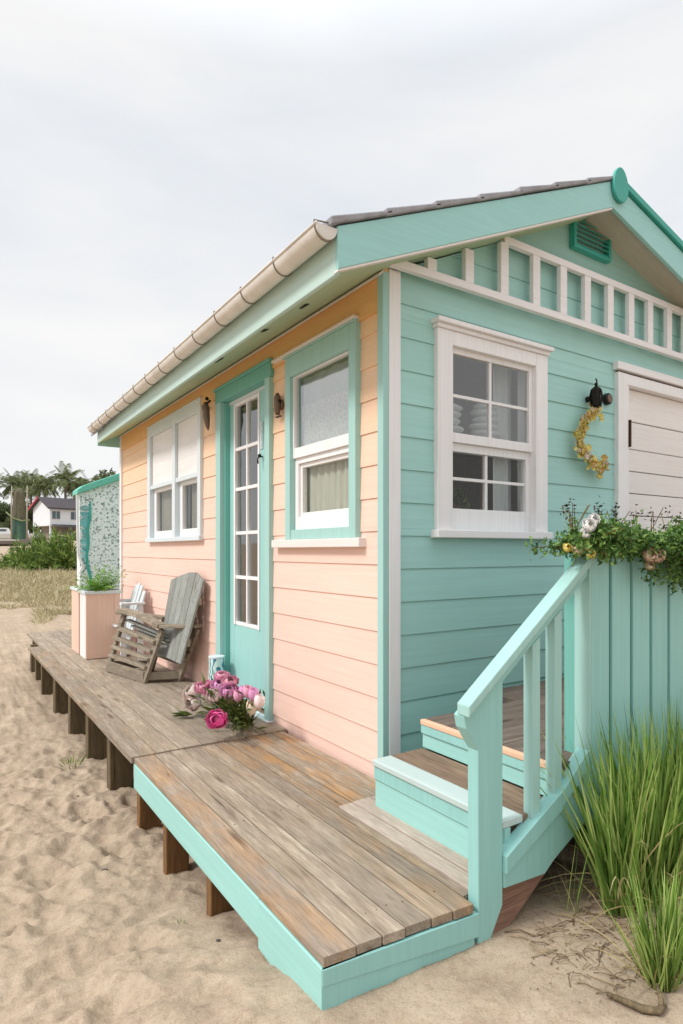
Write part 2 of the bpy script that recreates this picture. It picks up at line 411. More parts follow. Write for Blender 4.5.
def ground_z(x, y, fine=True):
    z = ground_base(x, y)
    dist = math.hypot(x + 1.6, y + 2.1)
    if fine and dist < 30:
        a = 0.3 + 0.7 * max(sm((-x - 0.86) / 0.2), sm((y - 0.0) / 0.6)) if x > -1.1 else 1.0
        z += 0.026 * noise.noise(Vector((x * 1.3, y * 1.3, 0))) + a * 0.020 * noise.noise(Vector((x * 4.2 + 3, y * 4.2, 1)))
        if dist < 12:
            rg = noise.noise(Vector((x * 9, y * 9, 4)))
            z += a * (0.019 * (0.35 - abs(rg)) + 0.009 * noise.noise(Vector((x * 21, y * 21, 2))) + 0.006 * noise.noise(Vector((x * 43, y * 43, 7))))
            for (dx, dy, r, dep, an, el) in grid.get((int(x // 0.2), int(y // 0.2)), ()):
                ux = (x - dx) * math.cos(an) + (y - dy) * math.sin(an); uy = -(x - dx) * math.sin(an) + (y - dy) * math.cos(an)
                q = (ux / (r * el)) ** 2 + (uy / r) ** 2
                if q < 5: z += a * (-dep * math.exp(-q * 1.3) + dep * 0.42 * math.exp(-(q - 2.1) ** 2 * 1.6))
    else:
        z += 0.15 * noise.noise(Vector((x * 0.07, y * 0.07, 0)))
    return z
def axis(lo, hi, step, far_lo, far_hi, k=1.13):
    a = []; x = lo
    while x < hi: a.append(x); x += step
    s = step; x = hi
    while x < far_hi: a.append(x); s *= k; x += s
    a.append(far_hi); s = step; x = lo; pre = []
    while x > far_lo: s *= k; x -= s; pre.append(max(x, far_lo))
    return sorted(set(pre)) + a
XS = axis(-2.5, 0.5, 0.013, -500, 600); YS = axis(-1.75, 2.2, 0.013, -300, 900, 1.05)
gv = []; nx = len(XS)
for y in YS:
    for x in XS: gv.append((x, y, ground_z(x, y)))
gf = [(j * nx + i, j * nx + i + 1, (j + 1) * nx + i + 1, (j + 1) * nx + i) for j in range(len(YS) - 1) for i in range(nx - 1)]
me = bpy.data.meshes.new('sand_ground'); me.from_pydata(gv, [], gf); me.polygons.foreach_set('use_smooth', [True] * len(gf))
m, t, b, co = newmat('beach_sand')
n_big = t.noise(co, 0.8, 4); n_mid = t.noise(co, 6, 6, 0.7); n_f = t.noise(co, 260, 3, 0.7); n_g = t.noise(co, 45, 5, 0.7)
c = t.ramp(n_mid, [(0.25, lin('#958372')), (0.5, lin('#b09d88')), (0.75, lin('#c2b19c'))])
c = t.mixc(t.ramp(n_big, [(0.4, (0,) * 3), (0.7, (0.5,) * 3)]), c, lin('#a6947f'))
c = t.mixc(t.ramp(n_f, [(0.30, (0.7,) * 3), (0.45, (0,) * 3)]), c, (0.42, 0.36, 0.30, 1), 'MULTIPLY')
c = t.mixc(t.ramp(n_f, [(0.6, (0,) * 3), (0.72, (0.6,) * 3)]), c, lin('#cdbfab'))
c = t.mixc(t.ramp(n_g, [(0.36, (0.35,) * 3), (0.5, (0,) * 3)]), c, (0.6, 0.52, 0.45, 1), 'MULTIPLY')
t.l.new(c, b.inputs['Base Color']); b.inputs['Roughness'].default_value = 0.95; b.inputs['Specular IOR Level'].default_value = 0.15
nn = t.bump(n_g, 0.8, 0.008); nn = t.bump(n_f, 0.7, 0.0018, nn); nn = t.bump(n_mid, 0.4, 0.02, nn); t.l.new(nn, b.inputs['Normal'])
me.materials.append(m); g = new_obj('sand_ground', me); tag(g, 'pale trampled beach sand all round the cottage', None, kind='structure')

# ------------------------------------------------------------------ COTTAGE
HL = 4.6; HW = 3.3; BZ = 0.02     # length (Y), width (X), wall base plane set back from the trims
house = thing('beach_cottage', (1.6, 2.3, -0.35), 'small timber beach cottage, peach on its long side and turquoise on its gable', 'cottage')
LAP = 0.1485
def lerp3(a, b, t): return tuple(a[i] + (b[i] - a[i]) * t for i in range(3))
def clap(mb, P, u_rng, z_lo, z_hi, holes, z_ref, tintf=None, proud=0.0062):
    """lapped boards; P(u,d,z) maps wall coords (d = outwards); u_rng(z)->(u0,u1)"""
    k = math.floor((z_lo - z_ref) / LAP)
    while z_ref + k * LAP < z_hi - 1e-6:
        a = z_ref + k * LAP; bb = a + LAP
        cuts = sorted({max(a, z_lo), min(bb, z_hi)} | {h for H in holes for h in H[2:] if max(a, z_lo) < h < min(bb, z_hi)})
        if tintf: mb.tint = tintf((a + bb) / 2)
        for z0, z1 in zip(cuts, cuts[1:]):
            d0 = proud * (bb - z0) / LAP; d1 = proud * (bb - z1) / LAP
            segs = [[u_rng(z0)[0], u_rng(z0)[1], u_rng(z1)[0], u_rng(z1)[1]]]
            for (h0, h1, hz0, hz1) in holes:
                if hz0 < (z0 + z1) / 2 < hz1:
                    ns = []
                    for sg in segs:
                        if sg[1] <= h0 or sg[0] >= h1: ns.append(sg); continue
                        if sg[0] < h0: ns.append([sg[0], h0, sg[2], h0])
                        if sg[1] > h1: ns.append([h1, sg[1], h1, sg[3]])
                    segs = ns
            for (u0, u1, v0, v1) in segs:
                # split long runs into boards with butt joints
                mb.hexa([P(u0, 0 - 0.012, z0), P(u1, -0.012, z0), P(u1, d0, z0), P(u0, d0, z0),
                         P(v0, -0.012, z1), P(v1, -0.012, z1), P(v1, d1, z1), P(v0, d1, z1)])
        k += 1
PS = lambda u, d, z: (BZ - d, u, z)          # side wall, faces -X, u = Y
PG = lambda u, d, z: (u, BZ - d, z)          # gable wall, faces -Y, u = X
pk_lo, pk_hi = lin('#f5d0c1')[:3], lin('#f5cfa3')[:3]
def peach_tint(z): return lerp3(pk_lo, pk_hi, sm((z - 0.95) / 1.35))  # board colour shifts from pink low down to apricot higher up
side_holes = [(1.10, 1.87, -1, 2.09), (0.22, 0.86, 1.09, 2.03), (2.24, 3.53, 1.11, 2.10)]
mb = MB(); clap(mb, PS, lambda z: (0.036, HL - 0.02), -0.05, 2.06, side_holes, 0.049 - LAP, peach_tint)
for f_i in range(len(mb.f)): pass
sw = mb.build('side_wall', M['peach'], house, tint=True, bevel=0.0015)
mb = MB()
for y0, y1 in ((0.0, 1.6), (1.6, 3.2), (3.2, HL)):
    mb.box(0.004, 0.03, y0 + 0.0005, y1 - 0.0005, 2.06, 2.245)
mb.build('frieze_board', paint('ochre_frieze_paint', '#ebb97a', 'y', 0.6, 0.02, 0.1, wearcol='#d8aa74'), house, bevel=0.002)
RX = 1.38
def gl(z): return max(0.0, (z - 2.22) / 0.464)
def gr(z): return min(HW, RX + (2.86 - z) / 0.27)
gable_holes = [(0.33, 1.10, 1.10, 2.04), (1.80, 3.00, 0.32, 2.04)]
mb = MB(); clap(mb, PG, lambda z: (gl(z) + 0.02, gr(z)), -0.05, 2.55, gable_holes, 0.029 - LAP)
mb.build('gable_wall', M['turq'], house, bevel=0.0015)
mb = MB(); mb.prism([(gl(2.55), 0.018, 2.55), (RX, 0.018, 2.86), (gr(2.55), 0.018, 2.55)], (0, -0.012, 0)); mb.build('gable_panel', M['greenpanel'], house)
# hidden faces of the house, lining, floor, ceiling
def inner(mb, P, u0, u1, z0, z1, holes, d0, d1):
    us = sorted({u0, u1} | {h for H in holes for h in H[:2] if u0 < h < u1}); zs = sorted({z0, z1} | {h for H in holes for h in H[2:] if z0 < h < z1})
    for a, b_ in zip(us, us[1:]):
        for c_, d_ in zip(zs, zs[1:]):
            if any(H[0] <= (a + b_) / 2 <= H[1] and H[2] <= (c_ + d_) / 2 <= H[3] for H in holes): continue
            p, q = P(a, d0, c_), P(b_, d1, d_); mb.box(p[0], q[0], p[1], q[1], c_, d_)
mb = MB()
inner(mb, PS, 0.10, HL - 0.03, 0.0, 2.2, [(1.10, 1.87, -1, 2.06), (0.22, 0.86, 1.09, 2.03), (2.24, 3.53, 1.11, 2.10)], -0.085, -0.105)
inner(mb, PG, 0.13, HW - 0.05, 0.0, 2.2, gable_holes, -0.085, -0.105)
mb.box(0.13, HW - 0.03, HL - 0.05, HL - 0.03, 0, 2.2); mb.box(HW - 0.05, HW - 0.03, 0.12, HL - 0.05, 0, 2.2)
mb.box(0.13, HW - 0.05, 0.12, HL - 0.05, 2.18, 2.2)
mb.box(1.9, 1.93, 0.13, HL - 0.06, 0, 2.18)
mb.build('interior_wall', M['interior'], house)
mb = MB(); mb.box(0.03, HW - 0.03, 0.03, HL - 0.03, -0.06, 0.015); mb.build('interior_floor', M['stepwood'], house)
mb = MB(); mb.box(0.03, HW, HL - 0.02, HL + 0.01, -0.05, 2.22); mb.prism([(0.02, HL, 2.22), (HW, HL, 2.22), (HW, HL, 2.34), (RX, HL, 2.86)], (0, 0.015, 0)); mb.build('rear_wall', M['turq'], house)
mb = MB(); mb.box(HW - 0.02, HW + 0.01, 0.02, HL, -0.05, 2.33); mb.build('far_side_wall', M['turq'], house)
mb = MB(); mb.box(0.05, HW, 0.05, HL, -0.6, -0.055); mb.build('foundation', M['foundation'], house)
# corner boards
mb = MB(); mb.box(0.0, 0.033, 0.0, 0.042, -0.06, 2.222); mb.build('corner_board', M['turqlight'], house, bevel=0.003)
mb = MB(); mb.box(0.0335, 0.098, -0.002, 0.03, -0.06, 2.238); mb.build('corner_board', M['white'], house, bevel=0.003)
mb = MB(); mb.box(-0.004, 0.03, HL - 0.05, HL + 0.012, -0.06, 2.25); mb.build('corner_board', M['white'], house, bevel=0.003)
mb = MB(); mb.box(HW - 0.06, HW + 0.02, -0.004, 0.03, -0.06, 2.30); mb.build('corner_board', M['white'], house, bevel=0.003)

# ---- roof
EY0, EY1 = -0.20, 4.62
def eave_x(y): return -0.36 + 0.14 * (y - EY0) / (EY1 - EY0)
def zl(x): return 2.225 + 0.4464 * x            # left soffit plane
def zr(x): return 2.86 - 0.27 * (x - RX)
SK = 2.841 - zl(RX)
def roofslab(mb, d0, d1, y0, y1):
    mb.hexa([(eave_x(y0), y0, zl(eave_x(y0)) + d0), (RX, y0, zl(RX) + d0), (RX, y1, zl(RX) + d0), (eave_x(y1), y1, zl(eave_x(y1)) + d0),
             (eave_x(y0), y0, zl(eave_x(y0)) + d1), (RX, y0, zl(RX) + d1), (RX, y1, zl(RX) + d1), (eave_x(y1), y1, zl(eave_x(y1)) + d1)])
mb = MB(); roofslab(mb, 0.0, 0.105, EY0 + 0.02, EY1); mb.build('roof_deck', M['soffitg'], house)
XE = 3.62
mb = MB(); mb.hexa([(RX, EY0 + 0.02, zr(RX) + 0.0), (XE, EY0 + 0.02, zr(XE)), (XE, EY1, zr(XE)), (RX, EY1, zr(RX)),
                    (RX, EY0 + 0.02, zr(RX) + 0.12), (XE, EY0 + 0.02, zr(XE) + 0.12), (XE, EY1, zr(XE) + 0.12), (RX, EY1, zr(RX) + 0.12)])
mb.build('roof_deck', M['soffit'], house)
# torn edge and dark gaps of the soffit lining
for (y, L, x) in ((0.30, 0.07, -0.22), (1.18, 0.12, -0.27), (0.66, 0.05, -0.25)):
    mb = MB(); z = zl(x) - 0.004
    mb.prism([(x, y, z), (x + 0.035, y + L * 0.2, z + 0.0156), (x + 0.028, y + L, z + 0.0125), (x + 0.004, y + L * 0.8, z + 0.0018)], (0, 0, -0.002)); mb.build('soffit_gap', M['darkmetal'], house)
mb = MB(); mb.prism([(-0.02, 0.0, zl(-0.02) - 0.012), (0.006, 0.0, zl(0.006) - 0.001), (0.006, 4.6, zl(0.006) - 0.001), (-0.02, 4.6, zl(-0.02) - 0.012)], (0, 0, -0.012)); mb.build('soffit_bead', M['sill'], house)
# tiles
mb = MB(); random.seed(5)
for side in (0, 1):
    n = 7 if side == 0 else 9
    for k in range(n):
        for c_ in range(18):
            y0 = EY0 - 0.012 + c_ * 0.2755; y1 = y0 + 0.272
            j = random.uniform(-0.004, 0.004)
            if side == 0:
                xa = -0.40 + k * 0.258; xb = min(xa + 0.29, RX + 0.01)
                s0 = 0.135 * c_ / 17 if k == 0 else 0
                TT = lambda q: 2.2205 + 0.4296 * (q + 0.366)
                za, zb = TT(xa) + 0.036 + j, TT(xb) + 0.022 + j * 0.4
                mb.hexa([(xa + s0, y0, za - 0.032), (xb, y0, zb - 0.017), (xb, y1, zb - 0.017), (xa + s0, y1, za - 0.032), (xa + s0, y0, za), (xb, y0, zb), (xb, y1, zb), (xa + s0, y1, za)])
            else:
                xa = XE + 0.03 - k * 0.258; xb = max(xa - 0.29, RX)
                TR = lambda q: 2.975 - 0.278 * (q - RX)
                za, zb = TR(xa) + 0.030 + j, TR(xb) + 0.018 + j * 0.4
                mb.hexa([(xb, y0 + 0.03, zb - 0.012), (xa, y0 + 0.03, za - 0.022), (xa, y1 + 0.03, za - 0.022), (xb, y1 + 0.03, zb - 0.012), (xb, y0 + 0.03, zb), (xa, y0 + 0.03, za), (xa, y1 + 0.03, za), (xb, y1 + 0.03, zb)])
rt = mb.build('roof_tiles', M['tile'], house, bevel=0.006)
mb = MB(); mb.tube([(RX, EY0 + 0.06, 2.975), (RX, EY1, 2.975)], 0.042, 10); mb.build('ridge_cap', M['tile'], house, smooth=True)
# rake boards (gable edge)
def rz0(x): return 2.064 + 0.4464 * (x + 0.36) * 1.005
mb = MB(); mb.prism([(-0.362, EY0, 2.058), (RX, EY0, 2.828), (RX, EY0, 2.968), (-0.366, EY0, 2.218)], (0, 0.022, 0)); mb.build('rake_board', M['turqx'], house, bevel=0.003)
mb = MB(); mb.prism([(-0.364, EY0 + 0.003, 2.049), (RX, EY0 + 0.003, 2.819), (RX, EY0 + 0.003, 2.8275), (-0.362, EY0 + 0.003, 2.0575)], (0, 0.025, 0)); mb.build('rake_edge_strip', M['sill'], house)
mb = MB(); mb.prism([(RX + 0.001, EY0, 2.828), (XE, EY0, 2.828 - 0.296 * (XE - RX)), (XE, EY0, 2.972 - 0.278 * (XE - RX)), (RX + 0.001, EY0, 2.972)], (0, 0.022, 0)); mb.build('rake_board', M['turqx'], house, bevel=0.003)
mb = MB(); mb.prism([(RX + 0.03, EY0 - 0.018, 2.972), (XE, EY0 - 0.018, 2.980 - 0.279 * (XE - RX)), (XE, EY0 - 0.018, 3.018 - 0.279 * (XE - RX)), (RX + 0.03, EY0 - 0.018, 3.008)], (0, 0.05, 0)); mb.build('rake_cap_strip', M['teal'], house, bevel=0.003)
# oval peak plate
mb = MB(); pts = []
for i in range(28):
    a = 2 * math.pi * i / 28; pts.append((RX + 0.045 + 0.066 * math.cos(a) * (1 - 0.12 * math.sin(a)), EY0 - 0.022, 2.952 + 0.092 * math.sin(a)))
mb.prism(pts, (0, 0.018, 0)); mb.build('peak_plate', M['teal'], house, bevel=0.003)
# eave fascia
mb = MB()
y0, y1 = EY0, EY1
x0, x1 = eave_x(y0) - 0.002, eave_x(y1) - 0.002
mb.hexa([(x0, y0 + 0.003, 2.045), (x0 + 0.02, y0 + 0.023, 2.045), (x1 + 0.02, y1, 2.135), (x1, y1, 2.135),
         (x0, y0 + 0.003, 2.205), (x0 + 0.02, y0 + 0.023, 2.205), (x1 + 0.02, y1, 2.285), (x1, y1, 2.285)])
mb.build('eave_fascia', M['fascia'], house, bevel=0.003)
mb = MB(); mb.box(x1, RX, EY1 - 0.01, EY1 + 0.01, 2.10, 2.23); mb.build('rear_rake_board', M['turqx'], house)
# gutter
gut = MB(); RG = 0.046; NA = 12; YG = [EY0 + 0.0 + i * (EY1 - EY0 + 0.01) / 24 for i in range(25)]
def gc(y): return (eave_x(y) - 0.052, 2.206 + 0.072 * (y - EY0) / (EY1 - EY0))
for r_ in (RG, RG - 0.003):
    b0 = len(gut.v)
    for y in YG:
        cx, cz = gc(y)
        for a in range(NA + 1):
            t_ = math.pi + math.pi * a / NA; gut.v.append((cx + r_ * math.cos(t_), y, cz + r_ * 1.1 * math.sin(t_)))
    for i in range(len(YG) - 1):
        for a in range(NA): gut.face((b0 + i * (NA + 1) + a, b0 + i * (NA + 1) + a + 1, b0 + (i + 1) * (NA + 1) + a + 1, b0 + (i + 1) * (NA + 1) + a))
for y in (YG[0] + 0.0, YG[-1]):
    cx, cz = gc(y); b0 = len(gut.v)
    for a in range(NA + 1):
        t_ = math.pi + math.pi * a / NA; gut.v.append((cx + RG * math.cos(t_), y, cz + RG * 1.1 * math.sin(t_)))
    gut.face(range(b0, b0 + NA + 1))
cxa, cza = gc(YG[0]); cxb, czb = gc(YG[-1])
gut.tube([(cxa - RG, YG[0], cza), (cxb - RG, YG[-1], czb)], 0.006, 8)
go = gut.build('gutter', M['gutter'], house, smooth=True)
for i in range(14):
    y = EY0 + 0.012 + i * 0.353
    if y > EY1: break
    cx, cz = gc(y); k = MB()
    k.tube([(cx + (RG + 0.003) * math.cos(math.pi + math.pi * a / 12), y, cz + (RG + 0.003) * 1.1 * math.sin(math.pi + math.pi * a / 12)) for a in range(13)] + [(cx + RG + 0.02, y, cz + 0.02)], 0.0027, 6)
    k.tube([(cx - RG - 0.003, y, cz), (cx - RG - 0.004, y, cz + 0.012), (cx + RG, y, cz + 0.022)], 0.0035, 6)
    k.build('gutter_bracket', M['bracket'], house, smooth=True)

# ---- gable fretwork
fr = MB(); xr = gr(2.27)
fr.box(0.0, HW, -0.045, -0.015, 2.232, 2.268); 
xt = (2.56 - 2.225) / 0.4464 
fr.box(xt - 0.03, HW, -0.045, -0.015, 2.524, 2.560)
for x in (0.22, 0.455, 0.696, 0.935, 1.155, 1.365, 1.580, 1.788, 1.990, 2.205, 2.41, 2.62, 2.83, 3.04):
    zt = min(2.5235, zl(x) - 0.002, zr(x) )
    fr.box(x, x + 0.055, -0.043, -0.017, 2.2685, zt)
fr.build('gable_fretwork', M['whitex'], house, bevel=0.002)
# ---- louvre vent
v = MB(); v.box(1.292, 1.632, -0.03, 0.006, 2.852, 2.872); v.box(1.292, 1.632, -0.03, 0.006, 2.668, 2.686)
v.box(1.292, 1.312, -0.0295, 0.006, 2.6865, 2.8515); v.box(1.612, 1.632, -0.0295, 0.006, 2.6865, 2.8515)
for i in range(6):
    z = 2.70 + i * 0.0265
    v.hexa([(1.3125, -0.026, z - 0.010), (1.6115, -0.026, z - 0.010), (1.6115, 0.0, z + 0.008), (1.3125, 0.0, z + 0.008),
            (1.3125, -0.026, z - 0.004), (1.6115, -0.026, z - 0.004), (1.6115, 0.0, z + 0.014), (1.3125, 0.0, z + 0.014)])
vo = v.build('gable_vent', M['teal'], house, bevel=0.0015)
# soffit would hide the top of the vent: it is notched under the ridge

# ---- windows
def ubox(mb, P, u0, u1, d0, d1, z0, z1):
    p, q = P(u0, d0, z0), P(u1, d1, z1); mb.box(p[0], q[0], p[1], q[1], z0, z1)
def frame(mb, P, u0, u1, z0, z1, w, d0, d1, wb=None, wt=None):
    wb = w if wb is None else wb; wt = w if wt is None else wt
    ubox(mb, P, u0, u0 + w, d0, d1, z0, z1); ubox(mb, P, u1 - w, u1, d0, d1, z0, z1)
    ubox(mb, P, u0 + w + 0.0003, u1 - w - 0.0003, d0 + 0.001, d1 - 0.001, z0, z0 + wb); ubox(mb, P, u0 + w + 0.0003, u1 - w - 0.0003, d0 + 0.001, d1 - 0.001, z1 - wt, z1)
def pleats(name, P, u0, u1, z0, z1, d, amp, freq, mat, parent=None, thick=True):
    mb = MB(); n = max(8, int((u1 - u0) * 160)); b0 = 0
    for zi in range(5):
        z = z0 + (z1 - z0) * zi / 4
        for i in range(n + 1):
            u = u0 + (u1 - u0) * i / n
            mb.v.append(P(u, d + amp * math.sin(u * freq + 0.5 * math.sin(u * 23) + zi * 0.12) + amp * 0.4 * math.sin(u * freq * 2.3), z))
    for zi in range(4):
        for i in range(n): mb.face((zi * (n + 1) + i, zi * (n + 1) + i + 1, (zi + 1) * (n + 1) + i + 1, (zi + 1) * (n + 1) + i))
    return mb.build(name, mat, parent, smooth=True)

# gable window (double hung, four panes over four)
w1 = thing('window', (0.71, 0, 1.08), None, None); w1.parent = house
mb = MB()
ubox(mb, PG, 0.310, 0.405, -0.04, 0.030, 1.10, 2.035); ubox(mb, PG, 1.000, 1.092, -0.04, 0.030, 1.10, 2.035)
ubox(mb, PG, 0.4055, 0.9995, -0.04, 0.029, 1.968, 2.035)
ubox(mb, PG, 0.302, 1.100, -0.0, 0.040, 2.0355, 2.055); ubox(mb, PG, 0.292, 1.108, 0.0, 0.058, 2.0555, 2.078)
mb.build('casing', M['white'], w1, bevel=0.003)
mb = MB(); ubox(mb, PG, 0.290, 1.106, -0.02, 0.055, 1.062, 1.099); mb.build('sill', M['whitex'], w1, bevel=0.004)
mb = MB(); frame(mb, PG, 0.4055, 0.9995, 1.52, 1.968, 0.026, -0.030, 0.004, wb=0.045)
ubox(mb, PG, 0.683, 0.699, -0.022, -0.002, 1.5655, 1.942)
ubox(mb, PG, 0.432, 0.6825, -0.021, -0.003, 1.735, 1.751); ubox(mb, PG, 0.6995, 0.973, -0.021, -0.003, 1.735, 1.751)
mb.build('upper_sash', M['white'], w1, bevel=0.002)
mb = MB(); frame(mb, PG, 0.4055, 0.9995, 1.10, 1.5195, 0.030, -0.052, -0.014, wb=0.105, wt=0.04)
ubox(mb, PG, 0.675, 0.691, -0.042, -0.022, 1.2055, 1.479)
ubox(mb, PG, 0.436, 0.6745, -0.041, -0.023, 1.342, 1.357); ubox(mb, PG, 0.6915, 0.969, -0.041, -0.023, 1.342, 1.357)
mb.build('lower_sash', M['white'], w1, bevel=0.002)
mb = MB(); ubox(mb, PG, 0.431, 0.974, -0.014, -0.010, 1.564, 1.943); mb.build('upper_pane', M['glassr'], w1)
mb = MB(); ubox(mb, PG, 0.435, 0.970, -0.034, -0.030, 1.204, 1.480); mb.build('lower_pane', M['glass'], w1)
mb = MB(); ubox(mb, PG, 0.4, 1.0, -0.105, -0.0525, 1.06, 1.1); ubox(mb, PG, 0.385, 0.4, -0.1, -0.0425, 1.1, 2.04); ubox(mb, PG, 1.005, 1.03, -0.1, -0.0425, 1.1, 2.04); mb.build('jamb', M['white'], w1)

# side window by the corner (turquoise casing)
w2 = thing('window', (0, 0.54, 1.05), None, None); w2.parent = house
mb = MB()
ubox(mb, PS, 0.205, 0.255, -0.04, 0.030, 1.062, 2.062); ubox(mb, PS, 0.828, 0.885, -0.04, 0.030, 1.062, 2.062)
ubox(mb, PS, 0.2555, 0.8275, -0.04, 0.029, 1.952, 2.062); ubox(mb, PS, 0.2555, 0.8275, -0.04, 0.026, 1.062, 1.115)
mb.build('casing', M['turqlight'], w2, bevel=0.003)
mb = MB(); ubox(mb, PS, 0.192, 0.204, 0.0, 0.034, 1.062, 2.085); ubox(mb, PS, 0.2045, 0.90, 0.0, 0.036, 2.0625, 2.072); mb.build('cap_moulding', M['turqlight'], w2, bevel=0.002)
mb = MB(); ubox(mb, PS, 0.190, 1.02, 0.0, 0.046, 2.0725, 2.086); mb.build('drip_cap', M['sill'], w2, bevel=0.002)
mb = MB(); ubox(mb, PS, 0.150, 1.02, -0.01, 0.045, 1.018, 1.0615); mb.build('sill', M['sill'], w2, bevel=0.004)
mb = MB(); frame(mb, PS, 0.2555, 0.8275, 1.505, 1.9515, 0.012, -0.022, 0.010, wb=0.055, wt=0.008)
mb.build('upper_sash', M['white'], w2, bevel=0.002)
mb = MB(); frame(mb, PS, 0.2555, 0.8275, 1.1155, 1.5045, 0.035, -0.050, -0.004, wb=0.07, wt=0.03); mb.build('lower_sash', M['white'], w2, bevel=0.002)
mb = MB(); frame(mb, PS, 0.2905, 0.7920, 1.186, 1.474, 0.022, -0.048, -0.018); mb.build('inner_frame', M['whitey'], w2, bevel=0.002)
mb = MB(); ubox(mb, PS, 0.266, 0.817, -0.010, -0.006, 1.559, 1.944); mb.build('upper_pane', M['glassb'], w2)
mb = MB(); ubox(mb, PS, 0.3115, 0.771, -0.036, -0.032, 1.207, 1.453); mb.build('lower_pane', M['glass'], w2)

# far side window (white pair)
w3 = thing('window', (0, 2.88, 1.08), None, None); w3.parent = house
mb = MB()
for a, b_ in ((2.200, 2.262), (2.775, 2.850), (3.480, 3.560)): ubox(mb, PS, a, b_, -0.04, 0.030, 1.115, 2.118)
for a, b_ in ((2.2625, 2.7745), (2.8505, 3.4795)):
    ubox(mb, PS, a, b_, -0.04, 0.028, 2.035, 2.118); ubox(mb, PS, a, b_, -0.04, 0.024, 1.555, 1.592)
ubox(mb, PS, 2.19, 3.57, 0.0, 0.036, 2.1185, 2.13)
mb.build('casing', M['bluewhite'], w3, bevel=0.003)
mb = MB(); ubox(mb, PS, 2.19, 3.58, -0.04, 0.042, 1.078, 1.1145); mb.build('sill', M['bluewhite'], w3, bevel=0.004)
for a, b_ in ((2.2625, 2.7745), (2.8505, 3.4795)):
    mb = MB(); ubox(mb, PS, a + 0.004, b_ - 0.004, -0.004, 0.004, 1.593, 2.034)
    mb.build('blank_panel', M['whitey'], w3, bevel=0.002)
    mb = MB(); frame(mb, PS, a + 0.03, b_ - 0.03, 1.1155, 1.5545, 0.045, -0.045, -0.008, wb=0.06, wt=0.03); mb.build('lower_sash', M['white'], w3, bevel=0.002)
    mb = MB(); ubox(mb, PS, a + 0.07, b_ - 0.07, -0.03, -0.026, 1.170, 1.53); mb.build('lower_pane', M['glass'], w3)
    mb = MB(); ubox(mb, PS, a, a + 0.0295, -0.09, -0.01, 1.1155, 1.554); mb.build('jamb', M['bluewhite'], w3, bevel=0.002); mb = MB(); ubox(mb, PS, b_ - 0.0295, b_, -0.09, -0.01, 1.1155, 1.554); mb.build('jamb', M['bluewhite'], w3, bevel=0.002)

# ---- side door
dr = thing('side_door', (0, 1.48, 0.0), None, None); dr.parent = house
mb = MB()
ubox(mb, PS, 1.815, 1.896, -0.07, 0.032, 0.014, 2.015); ubox(mb, PS, 1.075, 1.135, -0.07, 0.032, 0.014, 2.015)
mb.build('door_casing', M['turqlight'], dr, bevel=0.003)
mb = MB(); ubox(mb, PS, 1.065, 1.91, -0.04, 0.030, 2.0155, 2.098); ubox(mb, PS, 1.055, 1.92, 0.0, 0.042, 2.0985, 2.118)
ubox(mb, PS, 1.8005, 1.8145, -0.08, 0.0, 0.014, 2.015); mb.build('door_head', M['turqcase'], dr, bevel=0.003)
mb = MB(); ubox(mb, PS, 1.897, 1.903, 0.0, 0.02, 0.014, 2.0); mb.build('door_bead', M['turqdeep'], dr)
mb = MB()
YD0, YD1 = 1.1355, 1.800
ubox(mb, PS, YD0, 1.330, -0.075, -0.035, 0.03, 2.012); ubox(mb, PS, 1.722, YD1, -0.075, -0.035, 0.03, 2.012)
ubox(mb, PS, 1.3303, 1.7217, -0.074, -0.036, 0.03, 0.505)
leaf = mb.build('door_leaf', M['turqdoor'], dr, bevel=0.003)
mb = MB(); ubox(mb, PS, 1.3303, 1.7217, -0.074, -0.034, 1.992, 2.012)
for a, b_ in ((1.330, 1.352), (1.700, 1.722)): ubox(mb, PS, a, b_, -0.068, -0.028, 0.507, 1.99)
for z in (0.507, 0.815, 1.108, 1.400, 1.668, 1.968): ubox(mb, PS, 1.3525, 1.6995, -0.064, -0.034, z, z + 0.022)
for z0, z1 in ((0.5295, 0.8145), (0.8375, 1.1075), (1.1305, 1.3995), (1.4225, 1.6675), (1.6905, 1.9675)):
    ubox(mb, PS, 1.517, 1.535, -0.064, -0.034, z0, z1)
mb.build('glazing_bars', M['white'], dr, bevel=0.0015)
mb = MB(); ubox(mb, PS, 1.352, 1.70, -0.052, -0.048, 0.529, 1.968); mb.build('door_pane', M['glassd'], dr)
mb = MB(); ubox(mb, PS, 1.1355, 1.80, -0.034, -0.030, 1.9925, 2.014); mb.build('door_head_panel', M['bluewhite'], dr)
mb = MB(); ubox(mb, PS, 1.285, 1.315, -0.034, -0.028, 1.63, 1.80)
for z in (1.645, 1.685, 1.725, 1.765): ubox(mb, PS, 1.292, 1.308, -0.0275, -0.024, z, z + 0.025)
mb.build('door_bolt_plate', M['bluewhite'], dr, bevel=0.001)
mb = MB(); mb.tube([(0.052, 1.29, 1.58), (0.03, 1.29, 1.58), (0.02, 1.29, 1.565), (0.022, 1.29, 1.535)], 0.005, 8); mb.ball((0.032, 1.29, 1.585), 0.012); mb.build('handle', M['darkmetal'], dr, smooth=True)
mb = MB(); ubox(mb, PS, 1.06, 1.91, -0.08, 0.05, -0.004, 0.0135); mb.build('threshold', M['bluewhite'], dr, bevel=0.003)

